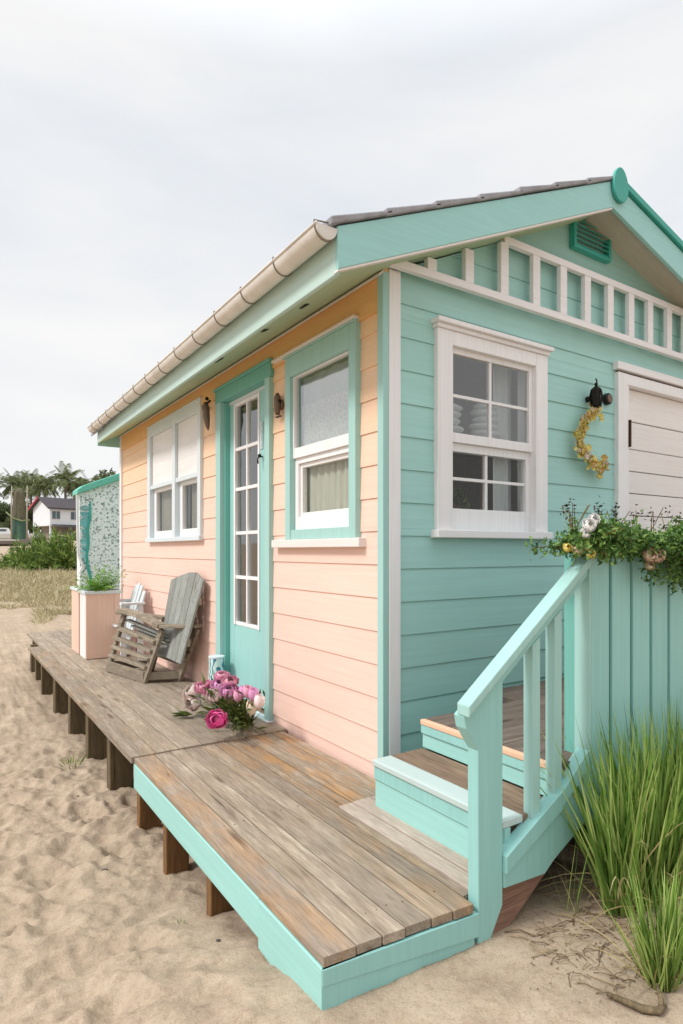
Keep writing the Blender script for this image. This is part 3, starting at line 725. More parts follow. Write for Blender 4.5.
# ---- gable door (broad white plank door)
dg = thing('gable_door', (2.4, 0, 0.32), None, None); dg.parent = house
mb = MB(); ubox(mb, PG, 1.733, 1.835, -0.04, 0.030, 0.33, 2.06); ubox(mb, PG, 2.985, 3.08, -0.04, 0.030, 0.33, 2.06)
ubox(mb, PG, 1.8355, 2.9845, -0.04, 0.028, 1.995, 2.06); ubox(mb, PG, 1.8355, 1.862, -0.05, 0.018, 0.33, 1.9945)
mb.build('door_casing', M['white'], dg, bevel=0.003)
mb = MB(); ubox(mb, PG, 1.716, 3.1, 0.0, 0.040, 2.072, 2.118); mb.build('head_board', M['whitex'], dg, bevel=0.004)
mb = MB(); ubox(mb, PG, 1.75, 3.08, 0.0, 0.016, 2.0605, 2.0715); mb.build('rusty_track', M['rust'], dg)
mb = MB(); zs = [0.34, 0.49, 0.64, 0.79, 0.93, 1.075, 1.218, 1.354, 1.49, 1.626, 1.795, 1.994]
for z0, z1 in zip(zs, zs[1:]): ubox(mb, PG, 1.863, 2.984, -0.050, -0.022 + 0.002 * ((int(z0 * 100)) % 2), z0 + 0.0025, z1 - 0.0025)
mb.build('door_boards', M['gdoor'], dg, bevel=0.004)
mb = MB(); ubox(mb, PG, 1.862, 2.985, -0.07, -0.0505, 0.33, 2.0); mb.build('door_backing', M['rust'], dg)
for (x, z0, z1) in ((1.842, 1.625, 1.785), (1.868, 1.222, 1.338)):
    mb = MB(); ubox(mb, PG, x - 0.006, x + 0.016, 0.0 if x < 1.85 else -0.022, 0.030 if x < 1.85 else -0.012, z0, z1)
    mb.tube([(x + 0.005, -0.014 if x < 1.85 else 0.028, z0), (x + 0.005, -0.014 if x < 1.85 else 0.028, z1)], 0.007, 8)
    mb.build('hinge', M['rust'], dg)

# curtains, blinds and things behind the glass
c = pleats('curtain', PS, 0.27, 0.82, 1.15, 1.56, -0.066, 0.007, 95, M['cream']); tag(c, 'cream pleated curtain behind the lower pane of the turquoise window by the corner', 'curtain')
c = pleats('lace_valance', PS, 0.262, 0.822, 1.52, 1.80, -0.045, 0.004, 60, M['lace']); tag(c, 'white lace valance behind the upper pane of the corner window', 'curtain')
c = pleats('curtain', PS, 0.262, 0.822, 1.78, 1.95, -0.060, 0.006, 40, M['whitecloth']); tag(c, 'plain white cloth hung above the lace in the corner window', 'curtain')
c = pleats('curtain', PS, 2.45, 2.66, 1.13, 1.58, -0.070, 0.010, 80, M['taupe']); tag(c, 'dark taupe curtain strip beside the slatted blind in the white pair of windows', 'curtain')
c = pleats('curtain', PS, 2.90, 3.44, 1.13, 1.58, -0.070, 0.010, 80, M['taupe']); tag(c, 'taupe curtain filling the farther lower pane of the white pair', 'curtain')
c = pleats('curtain', PS, 1.30, 1.52, 0.40, 2.0, -0.16, 0.012, 60, M['taupe']); tag(c, 'taupe curtain half drawn behind the glass of the turquoise door', 'curtain')
c = pleats('curtain', PG, 0.86, 1.02, 1.12, 2.0, -0.15, 0.012, 60, M['whitecloth']); tag(c, 'sheer grey white curtain at the right edge of the gable window', 'curtain')
c = pleats('curtain', PG, 0.78, 0.86, 1.12, 1.52, -0.17, 0.012, 50, M['browncloth']); tag(c, 'narrow brown curtain behind the lower right panes of the gable window', 'curtain')
mb = MB()
for i in range(24): ubox(mb, PS, 2.30, 2.47, -0.072, -0.066, 1.14 + i * 0.018, 1.154 + i * 0.018)
o = mb.build('window_blind', M['whitey']); tag(o, 'white slatted blind in the nearer lower pane of the white pair', 'blind')
mb = MB(); mb.box(0.2, 1.2, 0.132, 0.34, 1.520, 1.535); mb.box(0.2, 1.2, 0.132, 0.34, 1.14, 1.16)
mb.beam((0.22, 0.38, 0.02), (0.22, 0.38, 1.535), 0.03, 0.03); mb.beam((1.18, 0.38, 0.02), (1.18, 0.38, 1.535), 0.03, 0.03)
o = mb.build('window_shelf', M['stepwood']); tag(o, 'two tier wooden shelf just inside the gable window', 'shelf')
def lump(name, pts, mat, label, cat):
    mb = MB(); random.seed(len(label))
    for (p, a, b_, c_) in pts: mb.ball(p, a, b_, c_, 14, 8, 0.10)
    o = mb.build(name, mat, smooth=True); s = o.modifiers.new('sub', 'SUBSURF'); s.levels = 1; s.render_levels = 1
    return tag(o, label, cat)
lump('folded_linen', [((0.55 + 0.012 * (k % 3), 0.20, 1.555 + k * 0.036), 0.125 - 0.008 * k, 0.06, 0.022) for k in range(6)], M['whitecloth'], 'folded white linen on the left of the upper shelf in the gable window', 'linen')
lump('folded_linen', [((0.84 - 0.014 * (k % 2), 0.20, 1.555 + k * 0.036), 0.12 - 0.007 * k, 0.06, 0.023) for k in range(7)], M['whitecloth'], 'puffed white linen on the right of the upper shelf in the gable window', 'linen')
random.seed(40); mb = MB()
for k in range(130): mb.leaf((0.60 + random.gauss(0, .05), 0.2 + random.gauss(0, .02), 1.20 + random.random() * 0.12), (random.gauss(0, 1), random.gauss(0, .4), random.gauss(.6, .7)), random.uniform(.03, .06), .014)
o = thing('indoor_plant', (0.6, 0.2, 1.16), 'dark leafy pot plant behind the lower left panes of the gable window', 'plant'); mb.build('leaves', leafmat('indoor_leaf', '#2f4424', '#56682f', '#8a8444', 0.5, 0.1), o)
mb = MB(); mb.tube([(0.60, 0.2, 1.161), (0.60, 0.2, 1.235)], [0.03, 0.042], 14); mb.build('pot', M['browncloth'], o); setorigin(o)

# ---- lamps and small fittings on the walls
l = thing('wall_lamp', (1.463, 0.0, 1.80), 'dark scrolled carriage lamp on the turquoise gable above the yellow garland', 'lamp')
mb = MB(); mb.tube([(1.463, 0.012, 1.86), (1.463, -0.01, 1.86)], 0.017, 12); mb.tube([(1.463, -0.01, 1.87), (1.458, -0.035, 1.90), (1.463, -0.042, 1.915), (1.463, -0.045, 1.93)], 0.006, 8); mb.build('bracket', M['darkmetal'], l, smooth=True)
mb = MB(); mb.tube([(1.463, -0.045, 1.80), (1.463, -0.045, 1.812), (1.463, -0.045, 1.815), (1.463, -0.045, 1.89), (1.463, -0.045, 1.905), (1.463, -0.045, 1.925)], [0.009, 0.018, 0.021, 0.026, 0.030, 0.007], 8)
for a in range(8): 
    t_ = a * math.pi / 4; mb.tube([(1.463 + 0.024 * math.cos(t_), -0.045 + 0.024 * math.sin(t_), 1.805 + 0.0 * a), (1.463 + 0.034 * math.cos(t_), -0.045 + 0.034 * math.sin(t_), 1.865), (1.463 + 0.027 * math.cos(t_), -0.045 + 0.027 * math.sin(t_), 1.90)], 0.0035, 5)
mb.build('lantern_body', M['darkmetal'], l, smooth=False)
mb = MB(); mb.ball((1.463, -0.045, 1.935), 0.010); mb.tube([(1.463, -0.045, 1.92), (1.470, -0.045, 1.955), (1.458, -0.045, 1.965)], 0.004, 6); mb.build('finial', M['darkmetal'], l, smooth=True)
setorigin(l)
mb = MB(); mb.tube([(1.642, 0.012, 1.885), (1.642, -0.008, 1.885), (1.642, -0.014, 1.885)], [0.034, 0.034, 0.026], 24)
d = thing('round_plaque', (1.642, 0.0, 1.885), 'small round bronze plaque with dark rim on the gable beside the lamp', 'plaque')
mb.build('rim', M['darkmetal'], d, bevel=0.002); mb = MB(); mb.tube([(1.642, -0.0145, 1.885), (1.642, -0.018, 1.885)], [0.024, 0.019], 24); mb.build('dial', M['bronze'], d); setorigin(d)
for o in d.children: o.scale = (1, 1, 1)
# side wall: hanging blade bracket and oval sconce
l = thing('wall_lamp', (0.0, 2.0, 1.84), 'dark hanging leaf shaped lamp between the white pair of windows and the door', 'lamp')
mb = MB(); mb.tube([(0.01, 2.09, 2.02), (-0.03, 2.09, 2.02)], [0.022, 0.012], 10); mb.tube([(-0.02, 2.09, 2.02), (-0.05, 2.04, 2.025), (-0.06, 1.95, 2.02), (-0.06, 1.87, 2.03)], 0.007, 8); mb.ball((-0.06, 1.93, 2.055), 0.014); mb.build('bracket', M['darkmetal'], l, smooth=True)
mb = MB(); mb.tube([(-0.06, 1.95, 2.035), (-0.06, 1.95, 2.0), (-0.058, 1.945, 1.93), (-0.052, 1.935, 1.86), (-0.05, 1.93, 1.835)], [0.014, 0.024, 0.026, 0.014, 0.002], 8); mb.build('shade', M['bronze'], l, smooth=True); setorigin(l)
l = thing('wall_lamp', (0.0, 0.965, 1.75), 'small oval bronze sconce on the peach wall between the door and the corner window', 'lamp')
mb = MB(); mb.tube([(0.012, 0.965, 1.83), (0.0, 0.965, 1.83)], [0.03, 0.026], 14)
mb.tube([(-0.012, 0.965, 1.77), (-0.014, 0.965, 1.80), (-0.014, 0.965, 1.87), (-0.012, 0.965, 1.892)], [0.012, 0.020, 0.020, 0.008], 10)
mb.build('shade', M['bronze'], l, smooth=True)
mb = MB(); mb.beam((-0.014, 0.935, 1.845), (-0.014, 0.995, 1.845), 0.012, 0.012); mb.build('cross_bar', M['darkmetal'], l); mb = MB(); mb.beam((0.0, 0.965, 1.76), (-0.014, 0.965, 1.76), 0.05, 0.006); mb.build('bracket', M['darkmetal'], l); setorigin(l)

for ch in list(house.children):
    ch.matrix_parent_inverse = Matrix.Translation(house.location).inverted()
    if ch.type == 'EMPTY':
        for g2 in ch.children: g2.matrix_parent_inverse = Matrix.Translation(ch.location).inverted()

# ------------------------------------------------------------------ DECKS
random.seed(21)
def board(mb, x0, x1, ya, yb, z1, th, skew=0.0, tint=(0, 0, 0), jz=0.0015):
    """deck board along Y; ya = near end, skew changes near end across the width; slight cup and height jitter"""
    z = z1 + random.uniform(-jz, jz); mb.tint = tint
    n = 6; g = 0.0022
    a0, a1 = ya, ya + skew
    mb.hexa([(x0 + g, a0, z - th), (x1 - g, a1, z - th), (x1 - g, yb, z - th), (x0 + g, yb, z - th),
             (x0 + g, a0, z), (x1 - g, a1, z), (x1 - g, yb, z), (x0 + g, yb, z)])
deckB = thing('low_deck', (-0.4, 0.0, -0.15), 'low front deck of worn boards with a turquoise skirt, by the steps', 'deck')
mb = MB(); th = 0.026
xs = [-0.826, -0.730, -0.651, -0.579, -0.492, -0.419, -0.346]
slope = -0.037 / 0.478
for i, (a, b_) in enumerate(zip(xs, xs[1:])):
    ya = -0.839 + slope * (a + 0.824)
    board(mb, a, b_, ya + random.uniform(-0.004, 0.002), 0.893, 0.0, th, slope * (b_ - a), ((0.85, 0.15, 0.05, 0.1, 0.3, 0.55)[i], 0.35 if i == 0 else 0.1, 0))
board(mb, -0.3455, -0.312, -0.835, 0.893, 0.0, th, 0, (0.3, 0, 0))
for a, b_, tn in ((-0.3115, -0.240, 0.95), (-0.240, -0.160, 0.9), (-0.160, -0.085, 0.6), (-0.085, -0.012, 0.8)): board(mb, a, b_, -0.118, 0.893, 0.0, th, 0, (tn, 0, 0))
for a, b_ in ((-0.3115, -0.245), (-0.245, -0.165), (-0.165, 0.02)): board(mb, a, b_, -0.83, -0.1215, 0.006, th, 0, (0, 0.9, 0))
mb.m = 1
for x in xs[1:-1]:
    for y in (-0.76, -0.03, 0.88):
        for dx in (-0.018, 0.02):
            if random.random() < 0.6: yy = y + random.uniform(-.012, .012); mb.tube([(x + dx, yy, -0.002), (x + dx, yy, 0.0016)], 0.003, 6)
mb.build('deck_boards', [M['deck'], M['rust']], deckB, bevel=0.003, tint=True)
mb = MB()
mb.hexa([(-0.829, -0.842, -0.19), (-0.811, -0.828, -0.19), (-0.811, -0.482, -0.17), (-0.829, -0.482, -0.17), (-0.829, -0.842, -0.0275), (-0.811, -0.828, -0.0275), (-0.811, -0.482, -0.0275), (-0.829, -0.482, -0.0275)])
mb.box(-0.827, -0.809, -0.480, 0.895, -0.143, -0.0275); mb.build('side_skirt', M['turqpale'], deckB, bevel=0.003)
mb = MB()
mb.hexa([(-0.8285, -0.846, -0.068), (-0.330, -0.884, -0.098), (-0.330, -0.864, -0.098), (-0.8285, -0.8425, -0.068), (-0.8285, -0.846, -0.0285), (-0.330, -0.884, -0.032), (-0.330, -0.864, -0.032), (-0.8285, -0.8425, -0.0285)])
mb.hexa([(-0.8285, -0.8435, -0.21), (-0.340, -0.876, -0.21), (-0.340, -0.862, -0.21), (-0.8285, -0.8425, -0.21), (-0.8285, -0.8435, -0.069), (-0.340, -0.876, -0.099), (-0.340, -0.862, -0.099), (-0.8285, -0.8425, -0.069)])
mb.build('front_skirt', M['turqz'], deckB, bevel=0.003)
for y in (-0.78, -0.05, 0.84): mb = MB(); mb.box(-0.80, 0.0, y, y + 0.04, -0.12, -0.029); mb.build('joist', M['post'], deckB)
for y, x in ((0.43, -0.815), (-0.066, -0.812)):
    mb = MB(); mb.box(x, x + 0.10, y, y + 0.045, -0.6, -0.03); mb.build('post', M['postnew'], deckB, bevel=0.004)
mb = MB(); mb.box(-0.79, -0.68, 0.93, 0.98, -0.6, -0.034)
mb.build('post', M['postnew'], deckB, bevel=0.004)
setorigin(deckB)

deckA = thing('long_deck', (-0.42, 3.3, -0.35), 'long weathered grey deck on timber posts under the rocking chair and planters', 'deck')
mb = MB(); random.seed(31)
xs2 = [-0.842, -0.715, -0.600, -0.480, -0.360, -0.240, -0.120, 0.012]
for i, (a, b_) in enumerate(zip(xs2, xs2[1:])):
    board(mb, a, b_, 0.899 + random.uniform(-0.006, 0.004), 4.93 if i == 0 else 6.17 + random.uniform(-0.03, 0.03), 0.009, 0.032, 0, (0.35 if i == 0 else 0.12, 0.15, 0), 0.002)
mb.build('deck_boards', M['deck'], deckA, bevel=0.003, tint=True)
for y in (1.5, 2.76, 4.22, 5.29, 6.0): mb = MB(); mb.box(-0.67, 0.0, y, y + 0.05, -0.13, -0.026); mb.build('joist', M['post'], deckA)
for i, y in enumerate((1.502, 2.113, 2.763, 3.485, 4.224, 4.88, 5.294)):
    mb = MB(); w = random.uniform(-0.015, 0.015); x = -0.80 + (0.03 if i > 4 else 0)
    mb.hexa([(x, y + w, -0.9), (x + 0.13, y + w, -0.9), (x + 0.13, y + 0.085, -0.9), (x, y + 0.085, -0.9), (x + w * 0.4, y, -0.0245), (x + 0.13, y, -0.0245), (x + 0.13, y + 0.085, -0.0245), (x, y + 0.085, -0.0245)])
    mb.build('post', M['post'], deckA, bevel=0.006)
setorigin(deckA)

# ------------------------------------------------------------------ STEPS
st = thing('porch_steps', (0.3, -0.5, -0.12), 'turquoise timber steps and landing in front of the gable wall', 'steps')
YA, YB = -0.86, -0.20
mb = MB(); mb.box(-0.19, -0.17, YA, YB, -0.02, 0.112); mb.box(0.052, 0.07, YA, YB, 0.193, 0.252)
mb.build('riser', M['turqpale'], st, bevel=0.002)
mb = MB(); mb.box(-0.197, -0.17, YA, YB, 0.1125, 0.166); mb.box(0.042, 0.07, YA, YB, 0.2525, 0.288); mb.build('nosing_board', M['turqz'], st, bevel=0.003)
mb = MB(); mb.box(-0.206, -0.115, YA, YB - 0.001, 0.1665, 0.190); mb.build('painted_tread_edge', M['stepwhite'], st, bevel=0.004)
mb = MB(); mb.box(0.038, 0.062, YA, YB - 0.001, 0.2885, 0.309); mb.build('painted_tread_edge', M['stepedge'], st, bevel=0.003)
mb = MB(); mb.box(-0.1145, -0.035, YA, YB, 0.164, 0.1885); mb.box(-0.0345, 0.0515, YA, YB, 0.165, 0.1895); mb.build('tread', M['stepwood'], st, bevel=0.003)
mb = MB(); random.seed(4)
y = YB
for yy0, yy1 in ((-0.86, -0.745), (-0.744, -0.615), (-0.614, -0.48), (-0.479, -0.345), (-0.344, -0.201)): mb.box(0.0625, 3.3, yy0, yy1, 0.285, 0.3105 + random.uniform(-.001, .001))
for yy0, yy1 in ((-0.200, -0.11), (-0.109, 0.003)): mb.box(0.62, 3.3, yy0, yy1, 0.285, 0.3105)
mb.build('landing', M['landwood'], st, bevel=0.003)
for q in ((0.1, 0.14, -0.3, -0.26, -0.4, 0.163), (2.0, 2.06, -0.80, -0.74, -0.4, 0.284), (1.0, 1.06, -0.80, -0.74, -0.4, 0.284), (0.5, 0.56, -0.45, -0.39, -0.4, 0.284)): mb = MB(); mb.box(*q); mb.build('support_post', M['post'], st)
mb = MB(); mb.box(-0.169, 0.05, -0.218, -0.203, -0.05, 0.163); mb.build('end_board', M['turqdeep'], st)
mb = MB(); mb.box(0.071, 0.62, -0.218, -0.203, -0.05, 0.284); mb.build('end_board', M['turqdeep'], st)
setorigin(st)

rl = thing('stair_railing', (0.0, -0.86, -0.12), 'turquoise sloping stair rail with newel board and two balusters', 'railing')
YF = -0.88
mb = MB()
mb.prism([(-0.328, YF, -0.16), (-0.300, YF, -0.16), (-0.228, YF, -0.042), (-0.227, YF, 0.655), (-0.385, YF, 0.535), (-0.378, YF, 0.50), (-0.330, YF, 0.43)], (0, 0.042, 0))
mb.build('newel_post', M['turqz'], rl, bevel=0.003)
s = 0.741
mb = MB()
mb.hexa([(-0.390, -0.904, 0.537), (0.215, -0.904, 0.537 + 0.609 * s), (0.215, -0.852, 0.537 + 0.609 * s), (-0.386, -0.852, 0.537),
         (-0.390, -0.904, 0.570), (0.215, -0.904, 0.570 + 0.609 * s), (0.215, -0.852, 0.570 + 0.609 * s), (-0.386, -0.852, 0.570)])
mb.build('handrail', M['turqlight'], rl, bevel=0.004)
mb = MB(); mb.prism([(-0.2265, YF + 0.004, 0.612), (0.196, YF + 0.004, 0.925), (0.196, YF + 0.004, 0.966), (-0.2265, YF + 0.004, 0.655)], (0, 0.03, 0)); mb.build('under_rail', M['turqz'], rl, bevel=0.002)
for x0, zb in ((-0.094, 0.16), (0.011, 0.22)):
    mb = MB(); zt = 0.612 + (x0 + 0.2265) * s
    mb.prism([(x0, YF + 0.001, zb), (x0 + 0.036, YF + 0.001, zb + 0.02), (x0 + 0.036, YF + 0.001, zt + 0.036 * s), (x0, YF + 0.001, zt)], (0, 0.036, 0)); mb.build('baluster', M['turqlight'], rl, bevel=0.002)
mb = MB(); TP = [(-0.227, 0.105), (0.036, 0.245), (0.117, 0.310), (0.165, 0.348)]
for (xa, za), (xb, zb) in zip(TP, TP[1:]):
    mb.hexa([(xa, -0.895, za - 0.052), (xb, -0.895, zb - 0.060), (xb, -0.85, zb - 0.060), (xa, -0.85, za - 0.052), (xa, -0.895, za), (xb, -0.895, zb), (xb, -0.85, zb), (xa, -0.85, za)])
mb.build('bottom_rail', M['turqz'], rl, bevel=0.002)
mb = MB(); mb.prism([(-0.226, -0.884, 0.008), (-0.042, -0.884, -0.002), (0.0, -0.884, 0.028), (0.133, -0.884, 0.095), (0.192, -0.884, 0.12), (0.192, -0.884, 0.345), (0.117, -0.884, 0.27), (0.036, -0.884, 0.195), (-0.226, -0.884, 0.057)], (0, 0.015, 0)); mb.build('skirt_board', M['turqz'], rl, bevel=0.002)
mb = MB(); mb.prism([(-0.30, -0.868, -0.19), (-0.215, -0.868, -0.19), (-0.19, -0.868, -0.13), (0.15, -0.868, 0.10), (0.128, -0.868, 0.20), (-0.226, -0.868, 0.03), (-0.30, -0.868, -0.10)], (0, 0.045, 0)); mb.build('raw_stringer', M['raw'], rl, bevel=0.003)
setorigin(rl)

pn = thing('porch_parapet', (1.3, -0.85, 0.1), 'turquoise upright boarded porch parapet under the trailing flowers', 'parapet')
XP = 2.3
mb = MB(); mb.box(0.199, XP, -0.868, -0.835, 0.11, 0.985); mb.build('backing', M['turqdeep'], pn)  # deeper turquoise paints in the shadow of the grooves between boards
mb = MB(); mb.box(0.196, XP, -0.8345, -0.822, 0.11, 0.985); mb.build('inner_lining', M['turqz'], pn, bevel=0.002)
mb = MB(); gs = [0.197, 0.305, 0.430, 0.553, 0.673]; x = 0.673
while x < XP - 0.13: x += 0.12; gs.append(x)
for a, b_ in zip(gs, gs[1:]): mb.box(a + (0.0 if a < 0.2 else 0.010), b_ - 0.008, -0.882, -0.8685, 0.10, 0.990)
mb.build('boards', M['turqz'], pn, bevel=0.003)
mb = MB(); mb.box(0.186, 0.1965, -0.883, -0.823, 0.30, 0.992); mb.build('end_board', M['turqlight'], pn, bevel=0.003)
mb = MB(); mb.box(0.196, 0.236, -0.8215, -0.775, 0.30, 0.985); mb.build('inner_post', M['turqcase'], pn, bevel=0.003)
mb = MB(); mb.box(0.196, XP, -0.895, -0.80, 0.9905, 1.008); mb.build('top_cap', M['turqlight'], pn, bevel=0.003)
setorigin(pn)
for x in (0.9, 1.6, 2.2): pass

# ------------------------------------------------------------------ PLANTERS
def planter(y0, y1, x0, x1, h, label, lit_side):
    p = thing('planter_box', ((x0 + x1) / 2, (y0 + y1) / 2, 0.01), label, 'planter', 'peach planter boxes on the long deck')
    mb = MB(); z0 = 0.014
    mb.box(x0 + 0.006, x1 - 0.006, y0 + 0.006, y1 - 0.006, z0, h - 0.10); 
    for a, b_, c_, d_ in ((x0, x1, y0, y0 + 0.02), (x0, x1, y1 - 0.02, y1), (x1 - 0.02, x1, y0 + 0.0205, y1 - 0.0205)): mb.box(a, b_, c_, d_, z0, h)
    mb.build('body', M['peachbox'], p, bevel=0.002)
    mb = MB(); mb.box(x0 - 0.002, x0 + 0.0195, y0 + 0.0205, y1 - 0.0205, z0, h); mb.build('side_board', M['white'] if lit_side else M['peachbox'], p, bevel=0.002)  # white puts the brightness of the lit side into the board's colour
    mb = MB(); mb.box(x1 - 0.055, x1 - 0.003, y0 - 0.008, y0 - 0.0005, z0, h); mb.build('corner_trim', M['peachbox'], p, bevel=0.002)
    mb = MB(); e = 0.014
    mb.box(x0 - e, x1 + e, y0 - e, y0 + 0.03, h + 0.0005, h + 0.028); mb.box(x0 - e, x1 + e, y1 - 0.03, y1 + e, h + 0.0005, h + 0.028)
    mb.box(x0 - e, x0 + 0.03, y0 + 0.0305, y1 - 0.0305, h + 0.0005, h + 0.027); mb.box(x1 - 0.03, x1 + e, y0 + 0.0305, y1 - 0.0305, h + 0.0005, h + 0.027)
    mb.build('rim', M['bluewhite'], p, bevel=0.003)
    mb = MB(); mb.box(x0 + 0.02, x1 - 0.02, y0 + 0.02, y1 - 0.02, h - 0.099, h - 0.015); mb.build('soil', plain('soil', '#3a2c22', 0.95, 0, 0.3, 40, 0.6), p)
    setorigin(p); return p
planter(3.80, 4.09, -0.492, -0.190, 0.605, 'peach planter box with its lit side painted white, nearest the chair, green plant on top', True)
planter(4.14, 4.52, -0.492, -0.200, 0.615, 'plain peach planter box standing behind the one with the white side', False)
def fern(name, base, n, L, label, mat, spread=0.8):
    p = thing(name, base, label, 'plant'); random.seed(len(label) * 3)
    mb = MB()
    for i in range(n):
        a = random.uniform(0, 2 * math.pi); el = random.uniform(0.35, 1.3)
        d = Vector((math.cos(a) * math.cos(el) * spread, math.sin(a) * math.cos(el) * spread, math.sin(el)))
        p0 = Vector(base) + Vector((random.uniform(-0.09, 0.09), random.uniform(-0.09, 0.09), 0)); ln = L * random.uniform(0.7, 1.2)
        prev = p0; dd = d.normalized()
        for k in range(9):
            q = prev + dd * ln / 9; dd = (dd + Vector((0, 0, -0.09))).normalized()
            sd_ = dd.cross(Vector((0, 0, 1))).normalized()
            for sgn in (-1, 1):
                if k > 0: mb.leaf(q, dd * 0.6 + sd_ * sgn * 0.9 + Vector((0, 0, 0.1)), ln * 0.26 * (1.15 - k / 10), 0.016, nrm=(0.1, 0.1, 1))
            prev = q
        mb.leaf(prev, dd, ln * 0.15, 0.014)
    mb.build('leaves', mat, p)
    mb = MB()
    for i in range(8):
        a = i * 0.8; mb.tube([base, Vector(base) + Vector((0.04 * math.cos(a), 0.04 * math.sin(a), 0.05))], 0.005, 5)
    mb.build('stems', mat, p); setorigin(p); return p
M['fern'] = leafmat('fern_leaf', '#56802f', '#7cae40', '#a2cc5c')
fern('leafy_plant', (-0.35, 3.93, 0.60), 60, 0.25, 'bright green ferny plant in the planter with the white side', M['fern'])
fern('leafy_plant', (-0.34, 4.33, 0.60), 20, 0.12, 'small green plant low in the farther peach planter', M['fern'])

# ------------------------------------------------------------------ CHAIRS
ch = thing('rocking_chair', (-0.25, 2.75, 0.01), 'weathered grey slatted deck chair leaning back against the peach wall', 'chair')
FLb, FRb = Vector((-0.455, 3.12, 0.012)), Vector((-0.325, 2.53, 0.012))
FLt, FRt = Vector((-0.345, 3.03, 0.485)), Vector((-0.215, 2.44, 0.415))
BRb, BLb = Vector((-0.085, 2.46, 0.012)), Vector((-0.14, 2.99, 0.012))
BRt, BLt = Vector((-0.065, 2.175, 0.440)), Vector((-0.10, 2.74, 0.455))
def slab(mb, a, b_, c_, d_, th):   # quad a,b,c,d thickened along its normal
    a, b_, c_, d_ = map(Vector, (a, b_, c_, d_)); n = (b_ - a).cross(d_ - a).normalized() * th
    mb.hexa([a, b_, c_, d_, a + n, b_ + n, c_ + n, d_ + n])
for a, b_ in ((FLb, FLt), (FRb, FRt), (BRb, BRt + Vector((0.015, -0.02, 0))), (BLb, BLt)):
    mb = MB(); mb.beam(a, b_, 0.055, 0.028, up=(-1, -0.2, 0)); mb.build('leg', M['chairbrown'], ch, bevel=0.003)
mb = MB()
for tt, hh in ((0.10, 0.085), (0.29, 0.022), (0.44, 0.022), (0.59, 0.022), (0.76, 0.025)):
    a = FLb.lerp(FLt, tt) + Vector((-0.010, 0, 0)); b_ = FRb.lerp(FRt, tt) + Vector((-0.010, 0, 0))
    mb.beam(a, b_, 0.022 if hh > 0.05 else 0.06, hh)
mb.build('front_slats', M['chairbrown'], ch, bevel=0.003)
def arm(a, b_, w, nm):
    mb = MB(); mb.beam(a, b_, w, 0.024); mb.build(nm, M['chairbrown'], ch, bevel=0.004)
arm(FRt + Vector((-0.03, 0.04, 0.02)), BRt + Vector((0.02, -0.05, 0.02)), 0.09, 'armrest'); arm(FLt + Vector((-0.03, 0.04, 0.012)), BLt + Vector((0, -0.02, 0.012)), 0.09, 'armrest')
mb = MB(); mb.tube([(0, 0, 0), (0, 0, 0.001)], 0.001, 3)
mb = MB(); pA = FLt + Vector((-0.012, 0.03, 0.03)); pB = FRt + Vector((-0.012, -0.03, 0.025)); pr = []
for k in range(9):
    q = pA.lerp(pB, k / 8); q.z += 0.016 * math.sin(math.pi * k / 8); pr.append(q)
for q0, q1 in zip(pr, pr[1:]): mb.beam(q0, q1, 0.075, 0.030)
mb.build('front_rail', M['chairbrown'], ch)
mb = MB(); mb.beam(FRb.lerp(FRt, 0.12), BRb.lerp(BRt, 0.12), 0.022, 0.06); mb.beam(FLb.lerp(FLt, 0.12), BLb.lerp(BLt, 0.12), 0.022, 0.06)
mb.beam(BLb.lerp(BLt, 0.35), BRb.lerp(BRt, 0.35), 0.022, 0.05)
mb.build('side_stretcher', M['chairbrown'], ch, bevel=0.003)
mb = MB()   # seat
for k in range(6):
    tt = k / 6; a0 = FLt.lerp(BLb.lerp(BLt, 0.45), tt); b0 = FRt.lerp(BRb.lerp(BRt, 0.45), tt)
    mb.beam(a0 + Vector((0.03, 0, -0.05)), b0 + Vector((0.03, 0, -0.05)), 0.045, 0.016)
mb.build('seat', M['chairback'], ch, bevel=0.002)
# backrest: five planks, pointed top
Bl, Br = Vector((-0.185, 2.66, 0.20)), Vector((-0.185, 2.12, 0.20))
Tl, Tr = Vector((-0.040, 2.78, 0.765)), Vector((-0.040, 2.055, 0.785))
apex = Vector((-0.040, 2.245, 0.858)); mb = MB()
for k in range(5):
    a, b_ = k / 5 + 0.006, (k + 1) / 5 - 0.006
    def top(t):
        # outline: rises from the left corner to the apex, then falls to the right
        q = Tl.lerp(Tr, t); ta = 0.74
        hz = (t / ta) if t < ta else 1 - (t - ta) / (1 - ta) 
        q.z = Tl.z + 0.02 * t + 0.075 * max(0, hz) ** 0.8; return q
    slab(mb, Bl.lerp(Br, b_), Bl.lerp(Br, a), top(a), top(b_), 0.018)
mb.build('backrest', M['chairback'], ch, bevel=0.003)
mb = MB(); mb.beam(Bl.lerp(Tl, 0.25) + Vector((0.022, 0.0, 0)), Br.lerp(Tr, 0.25) + Vector((0.022, 0, 0)), 0.02, 0.05); mb.beam(Bl.lerp(Tl, 0.75) + Vector((0.022, 0.0, 0)), Br.lerp(Tr, 0.75) + Vector((0.022, 0, 0)), 0.02, 0.05)
mb.build('back_batten', M['chairbrown'], ch); setorigin(ch)

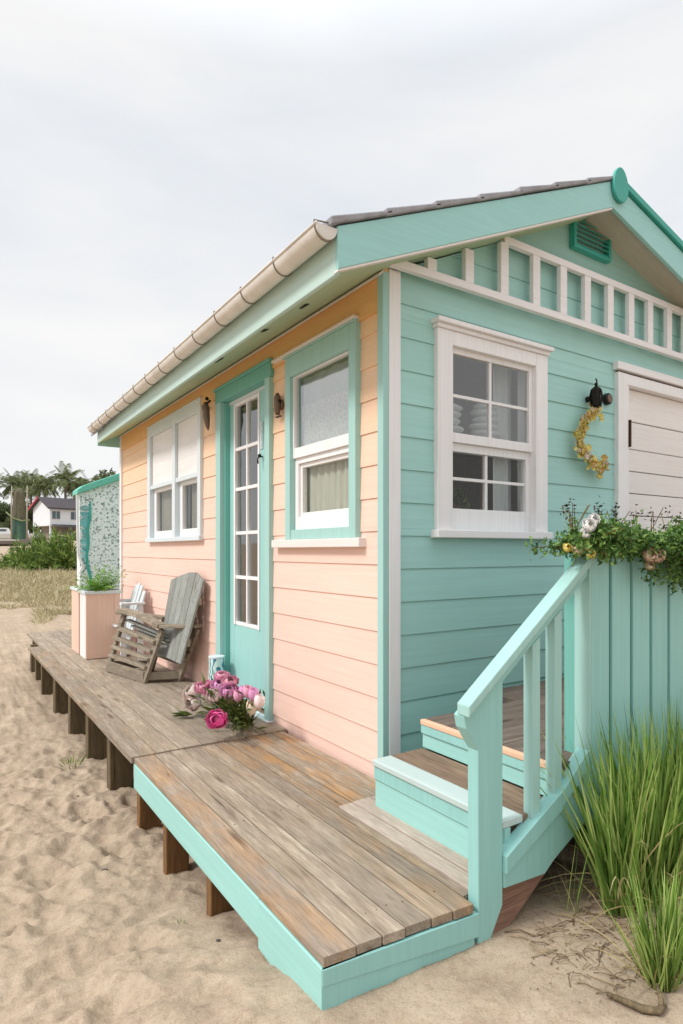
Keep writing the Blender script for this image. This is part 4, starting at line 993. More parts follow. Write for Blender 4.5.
c2 = thing('deck_chair', (-0.2, 3.55, 0.01), 'small pale blue white chair half hidden between planter and grey chair', 'chair')
mb = MB()
for k in range(5):
    y = 3.50 + k * 0.075; zt = 0.70 - 0.016 * (k - 2) ** 2
    slab(mb, (-0.19, y, 0.20), (-0.19, y + 0.068, 0.20), (-0.05, y + 0.072 + (k - 2) * .01, zt), (-0.05, y + (k - 2) * .01, zt), 0.016)
mb.build('backrest', M['bluewhite'], c2, bevel=0.003)
for y in (3.47, 3.87):
    mb = MB(); mb.box(-0.27, -0.06, y - 0.035, y + 0.035, 0.52, 0.542); mb.build('armrest', M['bluewhite'], c2, bevel=0.004)
    for x in (-0.25, -0.10): mb = MB(); mb.box(x - 0.02, x + 0.03, y - 0.012, y + 0.012, 0.012, 0.5195); mb.build('leg', M['bluewhite'], c2, bevel=0.003)
mb = MB()
for k in range(5): mb.box(-0.26 + k * 0.032, -0.232 + k * 0.032, 3.485, 3.855, 0.30 - k * 0.018, 0.317 - k * 0.018)
mb.build('seat', M['bluewhite'], c2, bevel=0.002); setorigin(c2)

# ------------------------------------------------------------------ FLOWERS
def petal(mb, c, ax, up, r, cup, wdt):
    """one cupped petal growing from c outward along ax and up along up"""
    ax = Vector(ax).normalized(); up = Vector(up).normalized(); sd_ = ax.cross(up).normalized(); b0 = len(mb.v)
    for i in range(5):
        t_ = i / 4
        for j in range(5):
            s_ = (j - 2) / 2
            w = wdt * (0.25 + 0.95 * math.sin(math.pi * min(1, 0.12 + 0.72 * t_)) ) * r
            rad = r * math.sin(t_ * cup); h = r * (1 - math.cos(t_ * cup)) 
            q = c + ax * (rad + r * 0.05) + up * h + sd_ * s_ * w * 0.5 - ax * (s_ ** 2) * w * 0.28 + up * (0.05 * r * math.sin(9 * s_ + 3 * t_) * t_)
            mb.v.append(tuple(q))
    for i in range(4):
        for j in range(4): mb.face((b0 + i * 5 + j, b0 + i * 5 + j + 1, b0 + (i + 1) * 5 + j + 1, b0 + (i + 1) * 5 + j))
def bloom(c, r, axis, layers=((4, 2.6, 1.3), (5, 2.4, 1.2), (7, 2.0, .9), (9, 1.75, .85), (9, 1.45, .9), (8, 1.15, .95)), mb=None):
    mb = mb or MB(); axis = Vector(axis).normalized()
    if r > 0.02: mb.ball(Vector(c) - axis * r * 0.28, r * 0.40, n=10, m=7, jit=0.2)
    a0 = axis.orthogonal().normalized(); b_ = axis.cross(a0)
    for k, (n, cup, wd) in enumerate(layers):
        rr = r * (0.5 + 0.5 * (k + 1) / len(layers))
        for i in range(n):
            t_ = 2 * math.pi * (i + 0.37 * k + random.uniform(-.1, .1)) / n
            petal(mb, Vector(c) - axis * r * 0.6, a0 * math.cos(t_) + b_ * math.sin(t_), axis, rr * random.uniform(0.9, 1.1), cup * random.uniform(0.9, 1.08), wd)
    return mb
def petalmat(name, a, b_, c_):
    return leafmat(name, a, b_, c_, 0.6, 0.16)
M['pinkpale'] = petalmat('pale_pink_petal', '#f8dfe0', '#fbeeea', '#f5d3d8'); M['pink'] = petalmat('pink_petal', '#f4aecd', '#fac6da', '#f0a0c4')
M['magenta'] = petalmat('magenta_petal', '#ee5aa8', '#f67fbc', '#fba8d0'); M['orchid'] = petalmat('orchid_petal', '#ea9fd4', '#f2b8e0', '#f8cfe8')
M['creamp'] = petalmat('cream_petal', '#ecd9c0', '#f3e6d2', '#e6c9aa'); M['rose'] = petalmat('rose_petal', '#efd0bb', '#f5dfce', '#e6bda6')
M['whitep'] = petalmat('white_petal', '#f6f3f1', '#fbf9f7', '#ece7e8'); M['yellowp'] = petalmat('yellow_petal', '#f8e67c', '#fbf0b0', '#f2d86a')
M['stem'] = leafmat('stem_leaf', '#3a4a20', '#56652c', '#6d7436'); M['stemdry'] = leafmat('dry_stem', '#5d4a2c', '#7c6436', '#8d7a46')

random.seed(77)
bq = thing('peony_bouquet', (-0.22, 1.05, 0.01), 'loose bunch of pink peonies and buds lying on the deck at the door', 'bouquet')
base = Vector((-0.19, 1.09, 0.02))
FL_ = [((-0.40, 0.90, 0.145), 0.062, 'magenta', (-.6, -.7, .2)), ((-0.33, 1.46, 0.17), 0.072, 'pinkpale', (-.6, -.1, .6)), ((-0.34, 1.42, 0.105), 0.060, 'pinkpale', (-.8, -.3, .2)),
       ((-0.31, 1.33, 0.235), 0.062, 'pink', (-.4, -.2, .8)), ((-0.30, 1.22, 0.240), 0.058, 'pink', (-.5, -.5, .6)), ((-0.27, 1.17, 0.275), 0.064, 'orchid', (-.3, -.4, .8)),
       ((-0.25, 1.08, 0.315), 0.052, 'pink', (-.3, -.4, .8)), ((-0.28, 1.02, 0.275), 0.055, 'orchid', (-.3, -.6, .7)), ((-0.25, 1.20, 0.33), 0.048, 'pink', (-.2, -.2, .9)),
       ((-0.33, 1.12, 0.225), 0.050, 'pinkpale', (-.6, -.6, .4)), ((-0.27, 1.03, 0.225), 0.040, 'creamp', (-.4, -.8, .3))]
stems = MB()
for (p, r, mk, ax) in FL_:
    o = bloom(p, r, ax).build('peony', M[mk], bq, smooth=True)
    p = Vector(p); stems.tube([base + Vector((random.uniform(-.03, .03), random.uniform(-.03, .03), 0)), base.lerp(p, 0.5) + Vector((0, 0, 0.02)), p - Vector(ax).normalized() * r * 0.4], 0.003, 5)
for p, mk in (((-0.25, 0.90, 0.285), 'orchid'), ((-0.25, 0.845, 0.295), 'pink'), ((-0.25, 0.78, 0.29), 'orchid'), ((-0.25, 0.80, 0.20), 'creamp'), ((-0.27, 0.93, 0.25), 'pink'), ((-0.24, 0.73, 0.255), 'pinkpale')):
    p = Vector(p); bd = bloom(p, 0.028, (0.1, -0.1, 1), layers=((4, 2.6, 1.0), (5, 2.2, 1.0)))
    bd.v = [tuple(Vector((p.x + (v_[0] - p.x), p.y + (v_[1] - p.y), p.z + (v_[2] - p.z) * 1.7))) for v_ in bd.v]
    bd.build('bud', M[mk], bq, smooth=True)
    stems.tube([base + Vector((random.uniform(-.03, .03), random.uniform(-.03, .03), 0)), base.lerp(p, 0.5), p], 0.003, 5)
stems.build('stems', M['stem'], bq, smooth=True)
lv = MB()
for i in range(330):
    tgt = Vector((-0.28 + random.gauss(0, .06), random.uniform(0.76, 1.38), random.uniform(0.05, 0.30)))
    p = base.lerp(tgt, random.uniform(0.35, 1.0)); d = (tgt - base).normalized() + Vector((random.gauss(0, .35), random.gauss(0, .35), random.gauss(0.1, .35)))
    lv.leaf(p, d, random.uniform(0.05, 0.11), random.uniform(0.010, 0.020))
for i in range(110):
    tgt = Vector((-0.27 + random.gauss(0, .05), random.uniform(0.72, 1.02), random.uniform(0.24, 0.36)))
    d = tgt - (base + Vector((0, -.05, 0))); lv.blade(base + Vector((random.gauss(0, .02), random.gauss(-.05, .03), 0)), d, d.length * random.uniform(.8, 1.0), 0.006, (0, 0, -0.4), 4)
for i in range(14):
    lv.leaf((-0.36, 1.38, 0.04), (-0.7, 0.5 + random.gauss(0, .3), random.uniform(-.05, .2)), random.uniform(0.08, 0.14), 0.02)
lv.build('leaves', M['stem'], bq); setorigin(bq); bq.scale = (1, 1, 0.84)

# small patterned tin behind the bouquet
tn = thing('patterned_tin', (-0.05, 1.765, 0.014), 'small white tin with blue scroll pattern by the foot of the door casing', 'tin')
def tinmat():
    m, t, b, co = newmat('tin_pattern'); w = t.add('ShaderNodeTexWave'); w.wave_type = 'RINGS'; w.inputs['Scale'].default_value = 14; w.inputs['Distortion'].default_value = 9; w.inputs['Detail'].default_value = 1.0
    t.l.new(t.mapv(co, (1, 1, 1)), w.inputs['Vector']); c = t.ramp(w.outputs[0], [(0.28, lin('#3f7f95')), (0.36, lin('#cfe6e2'))]); t.l.new(c, b.inputs['Base Color']); b.inputs['Roughness'].default_value = 0.35; return m
mb = MB(); mb.tube([(-0.055, 1.765, 0.0145), (-0.055, 1.765, 0.285)], 0.052, 24); mb.build('body', tinmat(), tn, bevel=0.003)
mb = MB(); mb.tube([(-0.055, 1.765, 0.2855), (-0.055, 1.765, 0.297)], 0.054, 24); mb.build('lid', M['bluewhite'], tn, bevel=0.002); setorigin(tn)

# trailing plant along the porch panel
random.seed(101)
tp = thing('trailing_plant', (0.55, -0.85, 1.01), 'mass of small leaved green trailing plant along the top of the porch panel', 'plant')
lv = MB(); tw = MB()
def cluster(p, n, s_, L=0.016):
    for i in range(n):
        q = Vector(p) + Vector((random.gauss(0, s_), random.gauss(0, s_), random.gauss(0, s_)))
        lv.leaf(q, (random.gauss(0, 1), random.gauss(0, 1), random.gauss(0.2, 1)), L * random.uniform(0.7, 1.5), L * random.uniform(0.45, 0.7))
for i in range(620):
    x = random.uniform(0.06, 1.75); 
    if x < 0.12 and random.random() < 0.6: continue
    prof = 0.72 + 0.28 * math.sin(x * 9.0) 
    p = Vector((x, random.uniform(-0.93, -0.80), 1.012)); d = Vector((random.gauss(-0.15, .6), random.gauss(-0.45, .5), random.uniform(-0.1, 1.1))).normalized()
    L = random.uniform(0.05, 0.13) * prof; drop = random.uniform(-9, -1); pts = [p]
    for k in range(6):
        pts.append(pts[-1] + d * L / 6); d = (d + Vector((0, 0, drop)) * L / 6 * 1.2).normalized()
        cluster(pts[-1], 9, 0.014, 0.018)
    tw.tube(pts, 0.0016, 4)
for i in range(90):   # hanging ends over the face of the panel
    x = random.choice([random.uniform(0.42, 0.85), random.uniform(0.9, 1.7), random.uniform(0.62, 0.80)]); pts = [Vector((x, -0.925, 1.0))]
    n = random.randint(3, 8)
    for k in range(n): pts.append(pts[-1] + Vector((random.gauss(0, .008), random.gauss(-.002, .004), -0.018))); cluster(pts[-1], 7, 0.010)
    tw.tube(pts, 0.0015, 4)
for i in range(34):   # upright dark sprigs
    x = random.choice([0.10, 0.13, 0.27, 0.36, 0.5, 0.58, 0.7, 0.8, 1.0, 1.2, 1.4]) + random.gauss(0, .012); p = Vector((x, -0.86, 1.07)); q = p + Vector((random.gauss(0, .02), random.gauss(0, .02), random.uniform(0.05, 0.09)))
    tw.tube([p, q], 0.0014, 4)
tw.build('twigs', M['stemdry'], tp)
dk = lv; lv.m = 1; random.seed(9)
for i in range(16):
    x = (0.105, 0.118, 0.265, 0.275, 0.36, 0.37, 0.50, 0.59, 0.72, 0.80, 1.02, 1.2, 1.4, 0.09, 0.28, 0.35)[i]
    c0 = Vector((x, -0.86, 1.125 + random.uniform(-.01, .02)))
    for k in range(9): dk.leaf(c0 + Vector((random.gauss(0, .008), random.gauss(0, .008), random.gauss(0, .014))), (random.gauss(0, 1), random.gauss(0, 1), 0.6), 0.014, 0.008)
lv.build('foliage', [leafmat('small_leaf', '#34522a', '#557a3a', '#86a652', 0.45, 0.2), leafmat('dark_seed', '#2c2a24', '#3c3a30', '#4d4638', 0.6, 0)], tp)
random.seed(55)
for (p, r, mk) in (((0.105, -0.935, 1.080), 0.024, 'whitep'), ((0.145, -0.925, 1.100), 0.021, 'whitep'), ((0.085, -0.935, 1.055), 0.018, 'whitep'), ((0.40, -0.965, 0.985), 0.027, 'rose'), ((0.445, -0.965, 0.978), 0.022, 'rose'), ((0.415, -0.955, 0.950), 0.019, 'creamp'), ((0.478, -0.955, 0.985), 0.022, 'creamp'),
                   ((0.075, -0.915, 1.005), 0.020, 'creamp'), ((0.10, -0.945, 0.990), 0.017, 'yellowp'), ((0.045, -0.90, 1.01), 0.016, 'yellowp')):
    bloom(p, r, (-.5, -.8, .4)).build('blossom', M[mk], tp, smooth=True)
setorigin(tp)

# yellow garland on the gable
random.seed(12)
gd = thing('flower_garland', (1.4, 0.0, 1.47), 'curved yellow flower garland hanging below the carriage lamp on the gable', 'garland')
path = [Vector(q) for q in ((1.475, -0.02, 1.815), (1.435, -0.022, 1.77), (1.385, -0.022, 1.71), (1.345, -0.022, 1.655), (1.325, -0.022, 1.60), (1.355, -0.022, 1.545), (1.42, -0.022, 1.50), (1.49, -0.022, 1.475), (1.545, -0.022, 1.475), (1.560, -0.022, 1.51))]
mb = MB(); mb.tube(path, 0.004, 6); mb.build('cord', M['stemdry'], gd, smooth=True)
mats_ = [MB(), MB(), MB()]
for a, b_ in zip(path, path[1:]):
    for k in range(17):
        p = a.lerp(b_, random.random()) + Vector((random.gauss(0, .021), random.gauss(-.012, .006), random.gauss(0, .018)))
        bloom(p, random.uniform(0.013, 0.023), (random.gauss(0, .5), -1, random.gauss(0, .5)), layers=((5, 1.2, 1.0),), mb=mats_[random.choice((0, 0, 1, 2))])
for k in range(14):
    p = Vector((1.545, -0.02, 1.80)) + Vector((random.gauss(0, .012), 0, random.gauss(-.02, .02))); bloom(p, 0.010, (0, -1, 0), layers=((5, 1.2, 1.0),), mb=mats_[0])
for m_, k_, nm in zip(mats_, ('yellowp', 'creamp', 'rose'), ('yellow_blossoms', 'cream_blossoms', 'orange_blossoms')): m_.build(nm, M[k_] if k_ != 'rose' else petalmat('amber_petal', '#e8c070', '#f0d28c', '#ddb06c'), gd)
mb = MB()
for a, b_ in zip(path, path[1:]):
    for k in range(8): mb.leaf(a.lerp(b_, random.random()) + Vector((random.gauss(0, .01), -.01, random.gauss(0, .01))), (random.gauss(0, 1), -.4, random.gauss(0, 1)), 0.024, 0.008)
mb.build('leaves', leafmat('olive_leaf', '#7f8a3c', '#a3a552', '#c6bf6a'), gd); setorigin(gd)

# ------------------------------------------------------------------ GRASSES near the panel
M['grass'] = leafmat('grass_blade', '#4c6f2c', '#86a84c', '#c4d080', 0.5, 0.25)
M['dry'] = leafmat('dry_blade', '#8a7850', '#b39f70', '#cdbd90', 0.8, 0.2)
def clump(label, cx, cy, rx, ry, n, L0, L1, lean, W_=0.006, dryn=0, fan=0.5, name='grass_clump'):
    p = thing(name, (cx, cy, ground_z(cx, cy)), label, 'grass clump', 'grass clumps growing in the sand'); random.seed(n + int(cx * 100))
    mb = MB()
    for i in range(n):
        a = random.uniform(0, 2 * math.pi); q = math.sqrt(random.random()); x = cx + rx * q * math.cos(a); y = cy + ry * q * math.sin(a)
        d = Vector(((x - cx) / rx * fan + lean[0] + random.gauss(0, .16), (y - cy) / ry * fan * 0.45 + lean[1] + random.gauss(0, .14), 1))
        L = random.uniform(L0, L1); dr = (d.x * random.uniform(0.1, 0.9), d.y * random.uniform(0.1, 0.9), -random.uniform(0, 0.7))
        mb.blade((x, y, ground_z(x, y) - 0.01), d, L, W_ * random.uniform(0.7, 1.25), dr, 6)
    mb.build('blades', M['grass'], p)
    if dryn:
        mb = MB()
        for i in range(dryn):
            a = random.uniform(0, 2 * math.pi); q = math.sqrt(random.random()) * 1.05; x = cx + rx * q * math.cos(a); y = cy + ry * q * math.sin(a)
            d = Vector((random.gauss(lean[0], .5), random.gauss(lean[1], .4), 1)); mb.blade((x, y, ground_z(x, y) - 0.01), d, random.uniform(L0 * .4, L1 * .8), W_ * 0.7, (d.x * 2, d.y * 2, -3), 6)
        mb.build('dry_blades', M['dry'], p)
    setorigin(p); return p
clump('tall green grass clump in front of the porch panel', 0.42, -0.995, 0.30, 0.075, 860, 0.28, 0.66, (-0.05, -0.02), 0.0110, 170, 0.17)
clump('tall grass at the right, farther along the porch panel', 1.05, -1.0, 0.34, 0.08, 700, 0.3, 0.62, (-0.1, -0.05), 0.011, 90, 0.3)
clump('small bright tuft of grass in the open sand before the tall clump', -0.03, -1.245, 0.045, 0.035, 210, 0.16, 0.33, (-0.05, 0.0), 0.0075, 40, 0.32)
clump('thin straw coloured wisps at the foot of the raw stringer', 0.035, -0.93, 0.035, 0.02, 12, 0.12, 0.30, (-0.05, -0.1), 0.003, 10, 0.5)
clump('tiny green weed between the deck posts', -0.90, 2.10, 0.06, 0.06, 40, 0.04, 0.09, (0, 0), 0.006, 6, 0.9)
clump('tiny weed in the sand beside the turquoise skirt', -0.90, -0.02, 0.015, 0.015, 12, 0.015, 0.035, (0, 0), 0.005, 0, 1.2)

# driftwood, twigs, pebbles
def driftwood(pts, rads, label):
    mb = MB(); random.seed(2); P_ = [Vector((x, y, ground_z(x, y) + dz)) for x, y, dz in pts]
    mb.tube(P_, rads, 9)
    mb.v = [tuple(Vector(v_) + Vector((noise.noise(Vector(v_) * 60), noise.noise(Vector(v_) * 60 + Vector((5, 0, 0))), noise.noise(Vector(v_) * 60 + Vector((0, 5, 0))))) * 0.003) for v_ in mb.v]
    return tag(mb.build('driftwood', M['post'], smooth=True), label, 'driftwood')
driftwood([(-0.218, -1.208, 0.012), (-0.205, -1.245, 0.012), (-0.190, -1.285, 0.012), (-0.165, -1.31, 0.012), (-0.13, -1.305, 0.012)], [0.006, 0.008, 0.009, 0.0085, 0.007], 'bent brown driftwood stick in the sand at the lower right')
driftwood([(-0.145, -1.305, 0.014), (-0.118, -1.292, 0.02), (-0.105, -1.27, 0.035)], [0.007, 0.0065, 0.003], 'short stub of driftwood beside the bent stick')
tw = MB(); random.seed(66)
for i in range(150):
    x = random.uniform(-0.22, 0.40); y = random.uniform(-1.22, -0.93) + 0.0
    a = random.uniform(-0.9, 0.9) + 2.4; L = random.uniform(0.02, 0.11); pts = []
    for k in range(5):
        pts.append((x, y, ground_z(x, y) + 0.003 + 0.006 * math.sin(k * 0.8))); x += math.cos(a) * L / 4; y += math.sin(a) * L / 4; a += random.gauss(0, .45)
    tw.tube(pts, random.uniform(0.0007, 0.0019), 4)
for i in range(160):   # crumbled leaf litter
    x = random.gauss(-0.03, .13); y = random.gauss(-1.04, .07); tw.leaf((x, y, ground_z(x, y) + 0.003), (random.gauss(0, 1), random.gauss(0, 1), random.gauss(0, .25)), random.uniform(.005, .012), .004)
tag(tw.build('plant_litter', leafmat('litter', '#5d4836', '#7d6650', '#a08a6e', 0.9, 0)), 'brown twigs and crumbs scattered on the sand by the grass', 'litter', kind='stuff')
random.seed(91)
for i, (x, y, s_, lab) in enumerate(((-1.02, 0.62, 0.016, 'dark flat pebble in the sand left of the low deck'), (-0.96, 1.55, 0.012, 'small black pebble near the deck posts'), (-0.87, -0.28, 0.010, 'tiny grey pebble beside the turquoise skirt'),
                                   (-0.42, -1.20, 0.008, 'tiny dark pebble on the smooth sand in front of the deck'), (-0.12, -1.17, 0.006, 'tiny brown pebble between the deck and the small tuft'))):
    mb = MB(); mb.ball((0, 0, 0), s_, s_ * 0.7, s_ * 0.4, 10, 6, 0.12); o = mb.build('pebble', M['rust'] if i % 2 else plain('pebble_grey', '#4c463f', 0.8), smooth=True); o.location = (x, y, ground_z(x, y) + s_ * 0.2); o.rotation_euler = (0, 0.1, i)
    tag(o, lab, 'pebble')

# ------------------------------------------------------------------ PATTERNED LEAN-TO behind the cottage
def mosaic():
    m, t, b, co = newmat('mosaic_render')
    v = t.add('ShaderNodeTexVoronoi', feature='DISTANCE_TO_EDGE'); v.inputs['Scale'].default_value = 48; t.l.new(co, v.inputs['Vector'])
    v2 = t.add('ShaderNodeTexVoronoi'); v2.inputs['Scale'].default_value = 48; t.l.new(co, v2.inputs['Vector'])
    s_ = t.add('ShaderNodeSeparateColor'); t.l.new(v2.outputs['Color'], s_.inputs[0])
    shard = t.ramp(s_.outputs[0], [(0.0, lin('#fafcfb')), (0.45, lin('#e6f0ec')), (0.70, lin('#fbfcfb')), (0.76, lin('#c8d8d2')), (0.92, lin('#7f8f89'))])
    c = t.mixc(t.ramp(v.outputs[0], [(0.015, (0.6,) * 3), (0.05, (0,) * 3)]), shard, lin('#d5dedb')); t.l.new(c, b.inputs['Base Color']); b.inputs['Roughness'].default_value = 0.5
    t.l.new(t.bump(v.outputs[0], 0.6, 0.01), b.inputs['Normal']); return m
sh = thing('mosaic_lean_to', (0.9, 6.9, -0.25), 'white mosaic covered lean-to with a turquoise roof edge behind the cottage', 'lean-to')
mb = MB(); mb.prism([(-0.045, 6.5, -0.4), (1.9, 6.5, -0.4), (1.9, 6.5, 2.55), (-0.06, 6.5, 1.76)], (0, 0.22, 0)); mb.build('wall', mosaic(), sh)
mb = MB(); mb.prism([(-0.10, 6.44, 1.742), (2.0, 6.44, 2.60), (2.0, 6.44, 2.71), (-0.02, 6.44, 1.865), (-0.10, 6.44, 1.80)], (0, 0.34, 0)); mb.build('roof', paint('lean_to_roof_paint', '#6fc3ae', 'x', 0.6, 0.03, 0.2), sh, bevel=0.01)
mb = MB(); pts = [(0.072, 1.66), (0.066, 1.45), (0.040, 1.30), (0.045, 1.10), (0.028, 0.95), (0.036, 0.82), (0.07, 0.66), (0.09, 0.50)]
mb.tube([(x, 6.488, z) for x, z in pts], [0.008, 0.02, 0.016, 0.02, 0.015, 0.018, 0.02, 0.012], 8); mb.build('wavy_stripe', M['teal'], sh, smooth=True)
mb = MB(); random.seed(14); z = 0.85
while z < 1.6:
    h_ = random.uniform(0.015, 0.04); mb.box(-0.04 + random.uniform(-.02, .03), 0.045 + random.uniform(-.02, .01), 6.486, 6.4995, z, z + h_); z += h_ + random.uniform(0.004, 0.03)
mb.build('turquoise_tiles', paint('tile_blue', '#7fc8cc', 'x', 0.4, 0.25, 0.3, wearcol='#e8f2f0'), sh)
mb = MB()
for a, b_ in zip([(-0.09, 1.74), (-0.085, 1.3), (-0.075, 0.95), (-0.02, 0.80)], [(-0.085, 1.3), (-0.075, 0.95), (-0.02, 0.80), (-0.06, 0.70)]): mb.beam((a[0], 6.49, a[1]), (b_[0], 6.49, b_[1]), 0.03, 0.03, up=(0, 1, 0))
mb.build('edge_trim', M['white'], sh); setorigin(sh)

# ------------------------------------------------------------------ DUNE: dry grass, shrubs
random.seed(500); gm = MB()
for i in range(52000):
    f = 9.5 + 17 * random.random() ** 1.15; r = f * random.uniform(-0.62, -0.20) if random.random() < 0.8 else f * random.uniform(-0.9, 0.1)
    p = W(r, f); x, y = p.x, p.y
    if noise.noise(Vector((x * 0.8, y * 0.8, 3))) < -0.12 - 0.3 * sm((f - 11) / 6) and f < 16: continue
    edge = 10.6 + 1.4 * noise.noise(Vector((x * 1.3, y * 0.4, 8)))
    if r / f < -0.50: edge += 1.2
    if f < edge: continue
    if x > -0.2 and y < 8: continue
    h = random.uniform(0.10, 0.36) * (0.75 + 1.1 * noise.noise(Vector((x * 1.1, y * 1.1, 0))))
    gm.blade((x, y, ground_z(x, y, False) - 0.02), (random.gauss(0, .5), random.gauss(0, .5), 1), h, 0.012 + 0.0006 * f, (random.gauss(0, 2), random.gauss(0, 2), -1.5), 2)
gm.build('dry_grass', leafmat('dune_grass', '#8d8566', '#bdb08c', '#dccfae', 0.9, 0.15)); tag(bpy.data.objects['dry_grass'], 'dry straw coloured dune grass left of the deck', 'dune grass', kind='stuff')

def shrub_mesh(seed, n=2500):
    random.seed(seed); mb = MB(); st_ = MB()
    for k in range(46):
        a = random.uniform(0, 6.28); el = random.uniform(0.5, 1.45); L = random.uniform(0.7, 1.15)
        d = Vector((math.cos(a) * math.cos(el) * 1.5, math.sin(a) * math.cos(el) * 1.5, math.sin(el))).normalized(); pts = [Vector((random.gauss(0, .2), random.gauss(0, .2), -0.1))]
        for q in range(6): pts.append(pts[-1] + d * L / 6); d = (d + Vector((0, 0, -0.07))).normalized()
        st_.tube(pts, [0.02, 0.016, 0.013, 0.01, 0.008, 0.006, 0.004], 5)
        for q in range(n // 46):
            i = random.randint(1, 5); p = pts[i].lerp(pts[i + 1], random.random()); dd = (pts[i + 1] - pts[i]).normalized()
            mb.leaf(p, dd + Vector((random.gauss(0, .55), random.gauss(0, .55), random.gauss(0.1, .45))), random.uniform(0.14, 0.30), random.uniform(0.022, 0.045))
    return mb, st_
M['shrub'] = leafmat('shrub_leaf', '#46602c', '#748f42', '#a6b866', 0.6, 0.15)
lvm, stm = shrub_mesh(5)
s0 = thing('dune_shrub', (0, 0, 0), '', 'shrub'); lvm.build('foliage', M['shrub'], s0); stm.build('stems', M['post'], s0)
SH = [(-13.2, 25.0, 1.15, 1.35, 'spiky green shrub at the left edge above the dry grass'), (-12.2, 24.2, 1.25, 1.5, 'broad green shrub just right of the one at the left edge'),
      (-12.2, 26.5, 1.4, 1.9, 'taller shrub rising behind the broad green one'), (-11.1, 24.6, 1.4, 1.8, 'tall dense shrub left of the mosaic lean-to'), (-10.2, 25.2, 1.4, 1.85, 'shrub partly hidden by the mosaic lean-to'),
      (-14.2, 25.6, 1.1, 0.85, 'low shrub cut by the left edge of the picture'), (-7.4, 25.5, 1.3, 1.3, 'shrub wholly behind the cottage')]
for i, (r, f, sx, sz, lab) in enumerate(SH[:-1]):
    o = s0 if i == 0 else copy_tree(s0); p = W(r, f); o.location = (p.x, p.y, ground_z(p.x, p.y) + 0.0); o.scale = (sx, sx, sz); o.rotation_euler = (0, 0, i * 1.3)
    tag(o, lab, 'shrub', 'green shrubs on the dune')

# ------------------------------------------------------------------ TREES
def palm_tree(seed, H):
    random.seed(seed); p = thing('palm_tree', (0, 0, 0), '', 'palm')
    mb = MB(); pts = [Vector((0.5 * math.sin(k / 8 * 1.3), 0, H * k / 8)) for k in range(9)]; mb.tube(pts, [0.28, 0.22, 0.19, 0.18, 0.17, 0.16, 0.16, 0.17, 0.2], 8); mb.build('trunk', plain('palm_bark', '#7d7060', 0.9, 0, 0.3), p, smooth=True)
    mb = MB(); top = pts[-1]
    for k in range(30):
        a = k * 2.4 + random.gauss(0, .2); el = random.uniform(-0.5, 1.25); L = random.uniform(2.3, 3.1)
        d = Vector((math.cos(a) * math.cos(el), math.sin(a) * math.cos(el), math.sin(el))); q = top.copy()
        for i in range(12):
            q2 = q + d * L / 12; sd_ = d.cross(Vector((0, 0, 1)))
            if sd_.length < 0.01: sd_ = Vector((1, 0, 0))
            sd_.normalize(); ll = 0.75 * math.sin(math.pi * (0.12 + 0.85 * i / 12)) + 0.12
            for sg in (-1, 1):
                for u in (0.0, 0.5): mb.blade(q.lerp(q2, u), d * 0.5 + sd_ * sg - Vector((0, 0, 0.5)), ll, 0.10, (0, 0, -0.6), 2)
            q = q2; d = (d + Vector((0, 0, -0.085 - 0.03 * (el < 0.3)))).normalized()
    mb.build('crown', leafmat('palm_leaf', '#4a5436', '#6c774c', '#8f9768', 0.6, 0.1), p)  # leaf greens lightened to put distance haze into the colour
    return p
def broad_tree(seed, name='broadleaf_tree', cols=('#46543a', '#66734f', '#848c66')):  # default crown greens are lightened, with distance haze painted in
    random.seed(seed); p = thing(name, (0, 0, 0), '', 'tree'); tk = MB(); cr_ = MB()
    tk.tube([(0, 0, -0.3), (0.1, 0, 1.2), (0.0, 0.1, 2.6)], [0.3, 0.24, 0.2], 8)
    for k in range(13):
        a = k * 2.4; rr = random.uniform(0.8, 2.4); c0 = Vector((rr * math.cos(a), rr * math.sin(a), random.uniform(2.2, 5.8) - rr * 0.35)); sr = random.uniform(0.8, 1.35)
        tk.tube([(0, 0.1, 2.3), (c0.x * 0.5, c0.y * 0.5, (2.5 + c0.z) / 2), tuple(c0)], [0.14, 0.09, 0.03], 6)
        for i in range(300):
            v_ = Vector((random.gauss(0, 1), random.gauss(0, 1), random.gauss(0, 1))).normalized() * sr * random.uniform(0.55, 1.1); v_.z *= 0.75
            cr_.leaf(c0 + v_, (v_.x + random.gauss(0, .6), v_.y + random.gauss(0, .6), random.gauss(0, .8)), random.uniform(0.25, 0.45), random.uniform(0.14, 0.24))
    tk.build('trunk', plain('tree_bark', '#5d5346', 0.9, 0, 0.3), p, smooth=True); cr_.build('crown', leafmat('tree_leaf', *cols, 0.7, 0.1), p); return p
PX = lambda px, f: (px - 341.5) / 612 * f
PALMS = [(11, 92, 473, 'palm with a wide flat crown at the far left'), (38, 94, 470, 'tall palm behind the apex of the white house'), (33, 99, 474, 'palm just left of the tall one behind the white house'), (48, 90, 474, 'palm right of the tall one above the dark roof'),
         (66, 88, 468, 'tallest palm, rising over the right end of the dark roof'), (76, 94, 475, 'short leaning palm beside the tallest one'), (88, 92, 476, 'palm crown just above the turquoise roof of the lean-to'),
         (-14, 90, 472, 'palm outside the left edge'), (22, 104, 478, 'distant palm between the two masts')]
pp = [palm_tree(1, 8.0), palm_tree(2, 8.0)]
for i, (px, f, ytop, lab) in enumerate(PALMS):
    if px < -40: continue
    o = pp[i] if i < 2 else copy_tree(pp[i % 2]); p = W(PX(px, f), f); gz = ground_z(p.x, p.y, False) - 0.2
    ztop = 1 + (551 - ytop) / 612 * f; o.location = (p.x, p.y, gz); s_ = (ztop - gz) / 9.6; o.scale = (s_, s_, s_); o.rotation_euler = (0, 0, i * 1.1)
    tag(o, lab, 'palm', 'palms behind the far white house')
